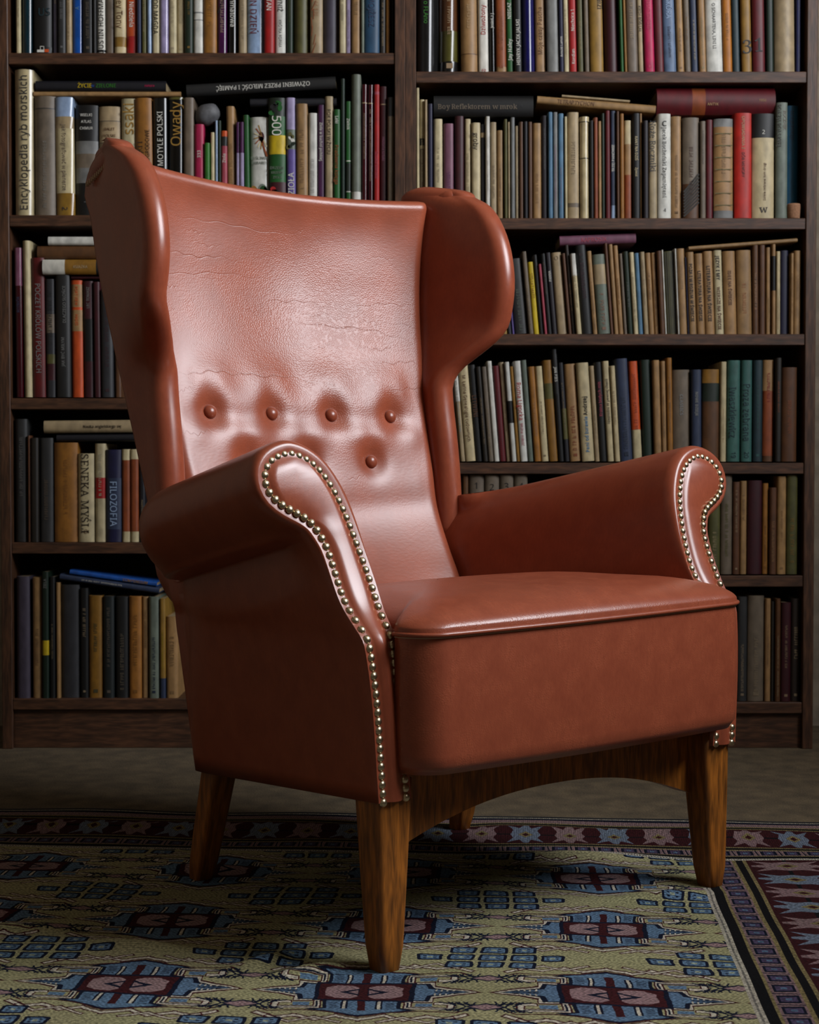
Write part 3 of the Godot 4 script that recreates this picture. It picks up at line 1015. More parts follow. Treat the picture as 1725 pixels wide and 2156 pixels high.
func seat_plan(w: float) -> Array:   # w: inset
	var p := []
	var hx := 0.283 - w
	var zf := 0.297 - w
	var r := maxf(0.046 - w * 0.4, 0.014)
	for i in 9: p.append(Vector2(lerpf(0.225 - w, 0.264 - w, i / 8.0), lerpf(-0.23 + w, 0.235 - w * 0.85, i / 8.0)))
	for i in 3: p.append(Vector2(lerpf(0.264 - w, hx, (i + 1) / 3.0), lerpf(0.238 - w * 0.85, zf - r, (i + 1) / 3.0)))
	for i in 9:
		var a := (i + 1) / 9.0 * PI / 2
		p.append(Vector2(hx - r + r * cos(a), zf - r + r * sin(a)))
	for i in 24:
		var f := (i + 1) / 25.0
		p.append(Vector2(lerpf(hx - r, -(hx - r), f), zf + 0.008 * sin(PI * f)))
	for i in range(21 - 1, -1, -1):
		p.append(Vector2(-p[i].x, p[i].y))
	for i in 11: p.append(Vector2(lerpf(-(0.225 - w), 0.225 - w, (i + 1) / 12.0), -0.23 + w))
	return p

func seat_top(x: float, z: float, w: float) -> float:
	# domed cushion: edge height, then fuller to the middle
	var edge := 0.3875 + 0.004 * clampf(x / 0.27, -1, 1)
	var d := sqrt(maxf(0.0, 1.0 - pow(1.0 - clampf(w / 0.11, 0, 1), 2.0)))
	return edge + d * 0.029 - 0.032 * smoothstep(0.10, -0.24, z) + 0.006 * d * (1.0 - pow(x / 0.27, 2))

func make_seat(t: Node3D) -> void:
	var top := Mb.new()
	var rows := []
	for w in [0.0, 0.0006, 0.0015, 0.003, 0.005, 0.008, 0.012, 0.017, 0.023, 0.031, 0.041, 0.053, 0.066, 0.08, 0.11, 0.14, 0.17, 0.20, 0.215]:
		var r := []
		for q in seat_plan(w): r.append(Vector3(q.x, seat_top(q.x, q.y, w) + (0.0 if w > 0 else -0.003), q.y))
		rows.append(r)
	top.grid(rows, true)
	top.fan(rows[-1], Vector3(0, seat_top(0, 0.03, 0.215), 0.03))
	top.facing(Vector3.UP)
	var seat := put("seat", top.mesh(0.0002), mats.leather, t)
	var pip := Mb.new()
	var plan := seat_plan(-0.0005)
	rows = []
	for i in range(0, 68):
		var q: Vector2 = plan[i]
		var a: Vector2 = plan[maxi(0, i - 1)]
		var b: Vector2 = plan[i + 1]
		var d := (b - a).normalized()
		var nn := Vector3(d.y, 0, -d.x)
		var r := []
		for k in 8:
			var an := k * TAU / 8
			r.append(Vector3(q.x, seat_top(q.x, q.y, 0.0) - 0.0035, q.y) + nn * cos(an) * 0.0026 + Vector3.UP * sin(an) * 0.0026)
		rows.append(r)
	pip.grid(rows, true)
	pip.outward()
	put("piping", pip.mesh(), mats.leather_smooth, seat)
	var fr := Mb.new()
	rows = []
	for h in 15:
		var f := h / 14.0
		var r := []
		var inn := 0.002 + 0.002 * sin(f * PI) * -1.0 + (0.006 if h == 0 else 0.0)
		for q in seat_plan(inn):
			var ye := seat_top(q.x, q.y, 0.0) - 0.0062
			r.append(Vector3(q.x, lerpf(0.2235, ye, f), q.y))
		rows.append(r)
	var under := []
	for q in rows[0]: under.append(Vector3(q.x * 0.9, 0.2235, q.z - 0.03))
	rows.insert(0, under)
	fr.grid(rows, true)
	fr.fan(under, Vector3(0, 0.2235, 0.0), true)
	fr.outward()
	put("seat_border", fr.mesh(0.0002), mats.leather, t)
	# pale thread showing under the piping
	var th := Mb.new()
	plan = seat_plan(0.0)
	rows = []
	for i in range(9, 60):
		var q: Vector2 = plan[i]
		var d: Vector2 = (plan[i + 1] - plan[i - 1]).normalized()
		var nn := Vector3(d.y, 0, -d.x)
		var y := seat_top(q.x, q.y, 0.0) - 0.0068
		rows.append([Vector3(q.x, y + 0.0005, q.y) - nn * 0.002, Vector3(q.x, y + 0.0005, q.y) - nn * 0.0002, Vector3(q.x, y - 0.0005, q.y) - nn * 0.0002, Vector3(q.x, y - 0.0005, q.y) - nn * 0.002])
	th.grid(rows)
	th.facing(Vector3(0, 0, 1))
	put("seam", th.mesh(), mats.thread, seat)

func taper(b: Vector3, bs: float, t: Vector3, ts: float) -> Mb:   # four-sided leg with eased corners
	var mb := Mb.new()
	var rows := []
	for j in 9:
		var f := j / 8.0
		var m := b.lerp(t, f)
		var h := lerpf(bs, ts, pow(f, 0.9)) * 0.5
		if j == 0: h -= 0.002
		var r := []
		for cnr in [[1, 1, 0], [-1, 1, 1], [-1, -1, 2], [1, -1, 3]]:
			for k in 4:
				var a: float = (cnr[2] + k / 3.0) * PI / 2
				var e := 0.006
				r.append(m + Vector3(cnr[0] * (h - e) + cos(a) * e, 0.0015 if j == 1 and false else 0.0, cnr[1] * (h - e) + sin(a) * e))
		rows.append(r)
	rows[0] = rows[0].duplicate()
	mb.grid(rows, true)
	mb.fan(rows[0], b, true)
	mb.fan(rows[8], t)
	mb.outward()
	return mb

func make_chair() -> void:
	var t := thing("armchair", "brown leather wing armchair with buttoned back and rows of brass nails on its arm fronts", "armchair")
	t.rotation_degrees.y = CHAIR_TURN
	t.position = Vector3(0.0435, 0.0047, 1.0423)
	make_seat(t)
	make_backrest(t)
	for s in [-1.0, 1.0]: make_wing(t, s)
	for s in [-1.0, 1.0]: make_arm(t, s)
	for s in [-1.0, 1.0]:
		put("leg", taper(Vector3(s * 0.281, 0.0, 0.231), 0.031, Vector3(s * 0.2765, 0.215, 0.2225), 0.0500).mesh(0.0001), mats.beech, t)
		put("leg", taper(Vector3(s * 0.236, 0.0, -0.234), 0.030, Vector3(s * 0.228, 0.20, -0.184), 0.040).mesh(0.0001), mats.beech, t)
	# arched rail between the front legs
	var ap := Mb.new()
	var rows := []
	for i in 41:
		var x := lerpf(-0.255, 0.255, i / 40.0)
		var yb := 0.172 - 0.046 * pow(absf(x) / 0.255, 2.2)
		rows.append([Vector3(x, yb, 0.216), Vector3(x, 0.224, 0.216), Vector3(x, 0.224, 0.19), Vector3(x, yb, 0.19)])
	for side in 4:
		var g := []
		for r in rows: g.append([r[side], r[(side + 1) % 4]])
		ap.grid(g)
	ap.outward()
	put("front_rail", ap.mesh(), mats.beech, t)
	var du := Mb.new()
	du.box(Vector3(-0.245, 0.19, -0.20), Vector3(0.245, 0.215, 0.20))
	put("dust_cover", du.mesh(), mats.case_back, t)
	# padded roll over the rear upper corner of each wing, sewn on with whip stitches
	for s in [-1.0, 1.0]:
		var rm := Mb.new()
		var a := Vector3(s * 0.2885, 0.983, -0.408)
		var e := Vector3(s * 0.2965, 0.999, -0.335)
		var ax := (e - a).normalized()
		var sd := ax.cross(Vector3.UP).normalized()
		var up := sd.cross(ax)
		var rr := []
		for k in 19:
			var f := k / 18.0
			var ang := lerpf(-PI / 2, PI / 2, f)
			var m := a.lerp(e, smoothstep(0.0, 1.0, f)) + ax * sin(ang) * 0.022
			var r := []
			for q in 22:
				var t_ := TAU * q / 22
				r.append(m + (sd * cos(t_) * 0.0235 + up * sin(t_) * 0.0200) * maxf(0.03, pow(cos(ang), 0.7)))
			rr.append(r)
		rm.grid(rr, true)
		rm.outward()
		put("wing_roll", rm.mesh(), mats.leather_smooth, t)
	var ws := Mb.new()
	for i in 13:
		var f := i / 12.0
		var p := Vector3(-0.3085 - 0.006 * f, lerpf(0.9665, 0.9845, f), lerpf(-0.414, -0.340, f))
		ws.cbox(p - Vector3(0.0026, 0.0032, 0.0008), p + Vector3(0.0026, 0.0032, 0.0008), 0.0005)
	var o := put("stitching", ws.mesh(), mats.thread, t)
	o.set_meta("kind", "stuff")

# ------------------------------------------------------------------ bookcases
# a photo measurement on a plane parallel to the bookcases becomes a place in the room
func plane_at(px: float, py: float, z := 0.0) -> Vector3:
	var a := deg_to_rad(PITCH)
	var u := (px - 862.5) / FOCAL
	var w := -(py - 1078.0) / FOCAL
	var d := Vector3(u, w * cos(a) - sin(a), -w * sin(a) - cos(a))
	return Vector3(0, CAM_H, CAM_D) + d * ((z - CAM_D) / d.z)

func make_case(label: String, x0: float, x1: float, levels: Array) -> void:
	var t := thing("bookcase", label, "bookcase", "dark wooden bookcases")
	var deep := 0.28
	var th := 0.021
	var topy := 1.75
	for q in [[x0, x0 + th], [x1 - th, x1]]:
		var m := Mb.new()
		m.cbox(Vector3(q[0], 0.0, -deep), Vector3(q[1], topy, 0.0), 0.0012)
		put("side_panel", m.mesh(), mats.case_upright, t)
	for y in levels:
		var m := Mb.new()
		m.cbox(Vector3(x0 + th, y - 0.0225, -deep + 0.01), Vector3(x1 - th, y, -0.003), 0.0012)
		put("shelf", m.mesh(), mats.case_board, t)
	var tp := Mb.new()
	tp.cbox(Vector3(x0, topy, -deep), Vector3(x1, topy + 0.022, 0.0), 0.0012)
	put("top_board", tp.mesh(), mats.case_board, t)
	var pl := Mb.new()
	pl.cbox(Vector3(x0 + th, 0.0, -0.03), Vector3(x1 - th, levels[-1] - 0.023, -0.012), 0.001)
	put("plinth", pl.mesh(), mats.case_board, t)
	var bk_ := Mb.new()
	bk_.box(Vector3(x0 + th, 0.02, -deep), Vector3(x1 - th, topy, -deep + 0.006))
	put("back_board", bk_.mesh(), mats.case_back, t)

# ------------------------------------------------------------------ books
const PAL := {
	"white": Color(0.80, 0.79, 0.75), "cream": Color(0.74, 0.68, 0.53), "beige": Color(0.63, 0.55, 0.42), "tan": Color(0.60, 0.46, 0.29), "brown": Color(0.34, 0.21, 0.11), "dark brown": Color(0.13, 0.09, 0.065),
	"ochre": Color(0.58, 0.38, 0.13), "yellow": Color(0.76, 0.65, 0.06), "mustard": Color(0.52, 0.36, 0.09), "orange": Color(0.74, 0.28, 0.07), "rust": Color(0.52, 0.25, 0.11), "red": Color(0.62, 0.05, 0.05), "dark red": Color(0.34, 0.04, 0.05),
	"maroon": Color(0.22, 0.045, 0.06), "magenta": Color(0.66, 0.07, 0.28), "pink": Color(0.62, 0.24, 0.30), "mauve": Color(0.46, 0.28, 0.36), "purple": Color(0.26, 0.07, 0.26), "lavender": Color(0.60, 0.55, 0.68), "violet": Color(0.36, 0.30, 0.55),
	"navy": Color(0.06, 0.08, 0.20), "dark blue": Color(0.05, 0.07, 0.30), "blue": Color(0.07, 0.28, 0.58), "sky blue": Color(0.30, 0.45, 0.56), "slate blue": Color(0.16, 0.20, 0.30), "pale blue": Color(0.55, 0.63, 0.74), "teal": Color(0.20, 0.37, 0.34), "dark teal": Color(0.05, 0.17, 0.20),
	"green": Color(0.06, 0.32, 0.10), "dark green": Color(0.05, 0.13, 0.075), "bright green": Color(0.16, 0.42, 0.10), "olive": Color(0.32, 0.31, 0.15), "grey green": Color(0.40, 0.43, 0.38), "black": Color(0.035, 0.035, 0.04), "grey": Color(0.45, 0.45, 0.44), "dark grey": Color(0.17, 0.17, 0.175),
	"taupe": Color(0.42, 0.37, 0.31), "grey violet": Color(0.26, 0.24, 0.29), "charcoal": Color(0.085, 0.085, 0.09), "gold": Color(0.56, 0.42, 0.16), "steel blue": Color(0.11, 0.25, 0.36), "dusty blue": Color(0.36, 0.44, 0.55), "amber": Color(0.66, 0.40, 0.06), "copper": Color(0.50, 0.24, 0.08), "vermilion": Color(0.70, 0.13, 0.06), "cerulean": Color(0.05, 0.33, 0.46),
}
var row_floor := 0.0
var row_z := -0.012
var row_lean := []
var row_where := ""
var row_group := ""
var row_list := []
var fonts := {}

func tone(nm: String) -> Color:
	return (PAL[nm] if PAL.has(nm) else Color.WHITE).srgb_to_linear()

func start_row(y_px: float, where: String, group: String, lean := [[0, 0.0]], z := -0.012) -> void:
	finish_row()
	row_floor = y_px
	row_lean = lean
	row_where = where
	row_group = group
	row_z = z

# the cover of a book: spine at the front (z = 0), width w along x, height h along y; bands colour stretches of the spine
func book_mesh(w: float, h: float, d: float, round_: float, colour: Color, bands: Array) -> Mb:
	var mb := Mb.new()
	var plan := []
	var bt := minf(0.0018, w * 0.16)
	var hw := w * 0.5
	plan.append(Vector2(-hw, -d))
	plan.append(Vector2(-hw, -0.004 - round_))
	var k := 7
	for i in k:
		var f := -1.0 + 2.0 * i / (k - 1.0)
		var e := 1.0 - absf(f)
		var z := -round_ * f * f - (0.0016 if i == 0 or i == k - 1 else 0.0)
		plan.append(Vector2(f * hw * (0.985 if i == 0 or i == k - 1 else 1.0) * (1.0 if e == 0 else 0.97), z))
	plan.append(Vector2(hw, -0.004 - round_))
	plan.append(Vector2(hw, -d))
	plan.append(Vector2(hw - bt, -d))
	plan.append(Vector2(hw - bt, -0.004 - round_ - bt))
	plan.append(Vector2(-hw + bt, -0.004 - round_ - bt))
	plan.append(Vector2(-hw + bt, -d))
	var cuts := [0.0]
	for b in bands:
		for q in [b[0], b[1]]:
			if q > 0.001 and q < h - 0.001 and not cuts.has(q): cuts.append(q)
	cuts.append(h)
	cuts.sort()
	for c in cuts.size() - 1:
		var y0: float = cuts[c]
		var y1: float = cuts[c + 1]
		if y1 - y0 < 1e-5: continue
		var col := colour
		for b in bands:
			if (y0 + y1) * 0.5 > b[0] and (y0 + y1) * 0.5 < b[1]: col = b[2]
		mb.col = col
		var lo := []
		var hi := []
		for q in plan:
			lo.append(Vector3(q.x, y0, q.y)); hi.append(Vector3(q.x, y1, q.y))
		mb.grid([lo, hi], true)
		if c == 0 or c == cuts.size() - 2:
			var y := y0 if c == 0 else y1
			for part in ([0, 1] if cuts.size() == 2 else ([0] if c == 0 else [1])):
				y = 0.0 if part == 0 else h
				var tris := Geometry2D.triangulate_polygon(PackedVector2Array(plan))
				var f := mb.v.size()
				for q in plan: mb.pt(Vector3(q.x, y, q.y))
				for i in range(0, tris.size(), 3):
					var a: Vector2 = plan[tris[i]]
					var b2: Vector2 = plan[tris[i + 1]]
					var c2: Vector2 = plan[tris[i + 2]]
					var ccw := (b2 - a).cross(c2 - a) > 0
					# seen from above (looking down) z grows towards the viewer's bottom
					if ccw == (part == 0): mb.tri(f + tris[i], f + tris[i + 1], f + tris[i + 2])
					else: mb.tri(f + tris[i], f + tris[i + 2], f + tris[i + 1])
	return mb

# lettering too small to read: rows of short strokes
func strokes(length: float, height: float, col: Color, sd: int) -> ArrayMesh:
	var r := RandomNumberGenerator.new()
	r.seed = sd
	var mb := Mb.new()
	mb.col = col
	var x := 0.0
	var gap := height * 0.22
	var bar := func(a: float, b: float, c: float, e: float):
		mb.flat_quad(Vector3(a, b, 0), Vector3(c, b, 0), Vector3(c, e, 0), Vector3(a, e, 0))
	while x < length:
		if r.randf() < 0.13: x += height * 0.6; continue
		var w := height * r.randf_range(0.35, 0.62)
		var th := height * 0.16
		bar.call(x, 0.0, x + th, height)
		match r.randi() % 4:
			0: bar.call(x + w - th, 0.0, x + w, height); bar.call(x + th, height - th, x + w - th, height)
			1: bar.call(x + th, height * 0.42, x + w, height * 0.42 + th); bar.call(x + th, 0.0, x + w, th)
			2: bar.call(x + w - th, height * 0.4, x + w, height); bar.call(x + th, height * 0.4, x + w - th, height * 0.4 + th)
			3: bar.call(x + th, height - th, x + w, height)
		x += w + gap
	return mb.mesh()

func font(nm: String) -> Font:
	if not fonts.has(nm):
		var f := SystemFont.new()
		f.font_names = PackedStringArray(["Droid Serif" if nm.begins_with("serif") else "Droid Sans"])
		f.font_weight = 700 if nm.ends_with("bold") else 400
		fonts[nm] = f
	return fonts[nm]

var ink := {}
func ink_mat(nm: String) -> StandardMaterial3D:
	if not ink.has(nm): ink[nm] = mat(PAL[nm], 0.55)
	return ink[nm]

# lettering on a spine: way "u" reads upwards, "d" downwards, "h" across
func lettering(book: Node3D, text: String, size: float, colour: String, way: String, y: float, x := 0.0, face := "sans", z := 0.0004) -> void:
	var tm := TextMesh.new()
	tm.text = text
	tm.font = font(face)
	tm.font_size = 24
	tm.pixel_size = size / 24.0
	tm.depth = 0.0003
	tm.curve_step = 3.0
	var o := put("lettering", tm, ink_mat(colour), book)
	o.position = Vector3(x, y, z)
	o.rotation.z = {"u": PI / 2, "d": -PI / 2, "h": 0.0}[way]

# x0, x1: the spine's edges on its shelf, top: height of its upper end, all in photo pixels
# o: look (a phrase for the label), b: [[top, bottom, colour name], ...], t: [[text, px size, colour, way, y px, dx px, face], ...], m: colour of unreadable lettering, g: gloss, r: rounded spine, pages: paperback or not
func bk(x0: float, x1: float, top: float, colour: String, o := {}) -> Node3D:
	var zz: float = row_z + rng.randf_range(-0.006, 0.004) + o.get("z", 0.0)
	var p0 := plane_at(x0, row_floor)
	var p1 := plane_at(x1, row_floor)
	var pt_ := plane_at((x0 + x1) * 0.5, top)
	var s := (CAM_D - zz) / CAM_D
	var w := (p1.x - p0.x) - 0.0006
	var lean := deg_to_rad(tab(row_lean, x0)) if row_lean.size() > 1 else deg_to_rad(row_lean[0][1])
	if o.has("lean"): lean = deg_to_rad(o.lean)
	var fl := p0.y
	var h := (pt_.y - fl) / cos(lean)
	var b := book(w, h, zz, colour, o, fl, h, top, row_floor)
	b.position = Vector3((p0.x + p1.x) * 0.5, fl + sin(absf(lean)) * w * 0.5 + 0.0003, zz)
	b.rotation.z = lean
	var shown := colour
	for q in o.get("b", []):   # a colour that covers most of the spine names the book
		if absf(q[1] - q[0]) > 0.55 * absf(row_floor - top): shown = q[2]
	row_list.append([x0, b, shown, o, x1 - x0, false])
	return b

# a book lying on others: its left end x0, right end x1, upper and lower edge at the left end, tilt in degrees (positive: right end higher)
func flat_bk(x0: float, x1: float, y0: float, y1: float, colour: String, o := {}) -> Node3D:
	var zz: float = row_z - 0.004 + o.get("z", 0.0)
	var a := plane_at(x0, (y0 + y1) * 0.5)
	var e := plane_at(x1, (y0 + y1) * 0.5)
	var w := absf(plane_at(x0, y0).y - plane_at(x0, y1).y) - 0.0006
	var tilt: float = o.get("tilt", 0.0)
	var h := (e.x - a.x) / cos(deg_to_rad(tilt))
	var b := book(w, h, zz, colour, o, 0, h, x1, x0)
	b.position = Vector3(a.x, a.y, zz)
	b.rotation.z = -PI / 2 + deg_to_rad(tilt)
	row_list.append([x0, b, colour, o, x1 - x0, true])
	return b

func book(w: float, h: float, zz: float, colour: String, o: Dictionary, fl: float, _h2: float, top_px: float, bot_px: float) -> Node3D:
	var b := Node3D.new()
	b.name = numbered("book")
	add_child(b)
	var j := rng.randf_range(0.92, 1.08)
	var warm := rng.randf_range(-0.03, 0.03)
	var c := tone(colour)
	c = Color(c.r * j * (1 + warm), c.g * j, c.b * j * (1 - warm))
	var bands := []
	for q in o.get("b", []):
		var ya: float = h * (bot_px - q[1]) / (bot_px - top_px)
		var yb: float = h * (bot_px - q[0]) / (bot_px - top_px)
		bands.append([minf(ya, yb), maxf(ya, yb), tone(q[2])])
	var d: float = o.get("deep", clampf(h * 0.66, 0.11, 0.205))
	if o.has("turned"): d = 0.17
	var rd: float = w * o.get("r", 0.10)
	var gl: String = o.get("g", "book")
	put("cover", book_mesh(w, h, d, rd, c, bands).outward().mesh(), mats[gl], b)
	var inset := 0.0035 if o.has("hard") else 0.0008
	var pg := Mb.new()
	var bt := minf(0.0018, w * 0.16)
	pg.box(Vector3(-w * 0.5 + bt + 0.0002, inset, -d + inset), Vector3(w * 0.5 - bt - 0.0002, h - inset, -0.005 - rd - bt))
	put("pages", pg.mesh(), mats.pages, b)
	for q in o.get("t", []):
		var y: float = h * (bot_px - q[4]) / (bot_px - top_px)
		lettering(b, q[0], q[1] / 1042.8 * 1.0, q[2], q[3], y, (q[5] if q.size() > 5 else 0.0) / 1042.8, q[6] if q.size() > 6 else "sans")
	picture(b, w, h, o, c)
	if o.has("m") or (not o.has("t") and not o.has("plain") and w > 0.0085):
		var mc: String = o.get("m", "dark brown" if c.get_luminance() > 0.12 else "beige")
		var hh := minf(w * rng.randf_range(0.22, 0.38), 0.0075)
		var ln := h * rng.randf_range(0.25, 0.6)
		var st := put("lettering", strokes(ln, hh, tone(mc).lerp(c, 0.5), rng.randi()), mats.print_ink, b)
		var y := h * rng.randf_range(0.25, 0.75)
		var up := rng.randf() < 0.7
		st.set_meta("kind", "stuff")
		st.rotation.z = PI / 2 if up else -PI / 2
		st.position = Vector3(hh * 0.5 if up else -hh * 0.5, clampf(y - ln * 0.5, h * 0.05, h * 0.9 - ln) if up else clampf(y + ln * 0.5, h * 0.1 + ln, h * 0.95), 0.0004)
		if rng.randf() < 0.4 and w > 0.013:
			var mk := Mb.new()
			mk.col = tone(mc).lerp(c, 0.5)
			var rw := w * 0.16
			mk.box(Vector3(-rw, h * 0.05, 0.0), Vector3(rw, h * 0.05 + rw * 1.6, 0.0004))
			put("emblem", mk.mesh(), mats.print_ink, b)
	return b

# flat printed pictures on a few spines
func picture(b: Node3D, w: float, h: float, o: Dictionary, c: Color) -> void:
	var mb := Mb.new()
	var blob := func(x: float, y: float, rx: float, ry: float, col: Color, turn := 0.0):
		mb.col = col
		var m := mb.pt(Vector3(x, y, 0))
		var f := mb.v.size()
		for k in 14:
			var q := Vector2(cos(TAU * k / 14) * rx, sin(TAU * k / 14) * ry).rotated(turn)
			mb.pt(Vector3(x + q.x, y + q.y, 0))
		for k in 14: mb.tri(m, f + k, f + (k + 1) % 14)
	var strip := func(a: Vector2, e: Vector2, t: float, col: Color):
		mb.col = col
		var n := (e - a).normalized().orthogonal() * t * 0.5
		mb.flat_quad(Vector3(a.x + n.x, a.y + n.y, 0), Vector3(a.x - n.x, a.y - n.y, 0), Vector3(e.x - n.x, e.y - n.y, 0), Vector3(e.x + n.x, e.y + n.y, 0))
	if o.has("emblem"):
		var q := tone("white")
		strip.call(Vector2(-w * 0.3, 0.004), Vector2(w * 0.1, 0.004), 0.005, q)
		strip.call(Vector2(-w * 0.12, 0.0065), Vector2(-w * 0.12, 0.0135), 0.0012, q)
		strip.call(Vector2(w * 0.08, 0.0065), Vector2(w * 0.08, 0.0135), 0.0012, q)
		strip.call(Vector2(-w * 0.12, 0.013), Vector2(w * 0.08, 0.013), 0.0012, q)
		strip.call(Vector2(w * 0.12, 0.0045), Vector2(w * 0.36, 0.0045), 0.006, tone("orange"))
	if o.has("cactus"):
		for k in 9:
			var a := lerpf(2.0, 5.4, k / 8.0)
			strip.call(Vector2(w * 0.15, h * 0.80), Vector2(w * 0.15, h * 0.80) + Vector2(cos(a) * w * 0.42, sin(a) * h * 0.13), 0.0022, [tone("gold"), tone("rust"), tone("cream")][k % 3])
		blob.call(w * 0.12, h * 0.80, w * 0.16, h * 0.05, tone("maroon"))
		strip.call(Vector2(w * 0.12, h * 0.76), Vector2(w * 0.42, h * 0.60), 0.0035, tone("rust"))
		blob.call(w * 0.18, h * 0.24, w * 0.28, h * 0.085, tone("grey green"), 0.2)
		blob.call(w * 0.22, h * 0.235, w * 0.24, h * 0.07, tone("bright green").lerp(tone("dark green"), 0.6), 0.2)
		blob.call(-w * 0.28, h * 0.26, w * 0.16, h * 0.05, tone("mustard"), 0.5)
	if o.has("flowers"):
		for k in 7: blob.call(w * lerpf(-0.35, 0.35, fmod(k * 0.37, 1.0)), h * (0.13 + 0.11 * fmod(k * 0.61, 1.0)), w * 0.17, h * 0.022, [tone("red"), tone("black"), tone("dark green")][k % 3])
		for k in 6: blob.call(w * lerpf(-0.3, 0.3, fmod(k * 0.43, 1.0)), h * (0.87 + 0.10 * fmod(k * 0.71, 1.0)), w * 0.2, h * 0.02, [tone("green"), tone("black")][k % 2], k * 0.7)
	if o.has("bloom"):
		for k in 7: blob.call(w * lerpf(-0.3, 0.3, fmod(k * 0.47, 1.0)), h * (0.58 + 0.13 * fmod(k * 0.61, 1.0)), w * 0.2, h * 0.02, [tone("olive"), tone("white"), tone("dark green")][k % 3], k)
	if o.has("slash"):
		strip.call(Vector2(-w * 0.42, h * 0.42), Vector2(w * 0.42, h * 0.62), 0.002, tone("black"))
	if o.has("diag"):
		for k in 9: strip.call(Vector2(-w * 0.46, h * (0.02 + k * 0.03)), Vector2(w * 0.46, h * (0.16 + k * 0.035)), 0.0035, tone("dark brown"))
	if o.has("crack"):
		for k in 9: strip.call(Vector2(w * (-0.3 + 0.1 * sin(k * 2.0)), h * k * 0.1), Vector2(w * (-0.2 + 0.2 * sin(k * 1.3 + 1)), h * (k * 0.1 + 0.12)), 0.0011, tone("rust"))
	if o.get("lines", 0) == 1:
		for k in 7: strip.call(Vector2(-w * 0.45, h * (0.13 + 0.12 * k)), Vector2(w * 0.45, h * (0.13 + 0.12 * k)), 0.0016, tone("olive"))
	if o.get("lines", 0) == 2:
		for k in 5: strip.call(Vector2(w * (-0.36 + 0.18 * k), 0.002), Vector2(w * (-0.36 + 0.18 * k), h - 0.002), 0.0012, tone("dark grey"))
	if mb.v.size():
		mb.facing(Vector3(0, 0, 1))
		var p := put("picture", mb.mesh(), mats.print_ink, b)
		p.position.z = 0.0004
		p.set_meta("kind", "stuff")

func article(word: String) -> String: return ("an " if word[0] in "aeiou" else "a ") + word

const ORD := ["", "first", "second", "third", "fourth", "fifth", "sixth", "seventh", "eighth", "ninth", "tenth", "eleventh", "twelfth"]

func size_word(px: float) -> String: return "thin " if px < 9.5 else ("thick " if px > 30 else "")

# label every book of the finished row by its look and by what stands beside it
func finish_row() -> void:
	if row_list.is_empty(): return
	var up := row_list.filter(func(e): return not e[5])
	up.sort_custom(func(a, b): return a[0] < b[0])
	var seen := {}
	var keys := []
	for i in up.size():
		var l: String = up[i - 1][2] if i > 0 else "case side"
		var r: String = up[i + 1][2] if i < up.size() - 1 else "gap"
		var k := "%s|%s|%s" % [up[i][2], l, r]
		keys.append(k)
		seen[k] = seen.get(k, 0) + 1
	var marks := []
	for i in up.size():
		if up[i][3].has("look"): marks.append(i)
	for i in up.size():
		var e: Array = up[i]
		var o: Dictionary = e[3]
		var lab := ""
		if o.has("look"):
			lab = "%s, %s" % [o.look, row_where]
		elif seen[keys[i]] == 1 and i > 0 and i < up.size() - 1 and up[i - 1][2] != up[i + 1][2]:
			lab = "%s%s book between %s and %s books, %s" % [size_word(e[4]), e[2], up[i - 1][2], up[i + 1][2], row_where]
		elif marks.size():
			var best: int = marks[0]
			for m in marks:
				if absi(m - i) < absi(best - i): best = m
			var n := absi(best - i)
			var short: String = up[best][3].get("short", up[best][2] + " book")
			lab = "%s%s book, %s %s of the %s, %s" % [size_word(e[4]), e[2], ORD[mini(n, 12)], "right" if i > best else "left", short, row_where]
		else:
			lab = "%s%s book, %s from the left, %s" % [size_word(e[4]), e[2], ORD[mini(i + 1, 12)], row_where]
		e[1].set_meta("label", lab)
		e[1].set_meta("category", "book")
		e[1].set_meta("group", row_group)
	for e in row_list:
		if e[5]:
			e[1].set_meta("label", "%s, %s" % [e[3].look, row_where])
			e[1].set_meta("category", "book")
			e[1].set_meta("group", "books lying flat on top of others")
	row_list = []

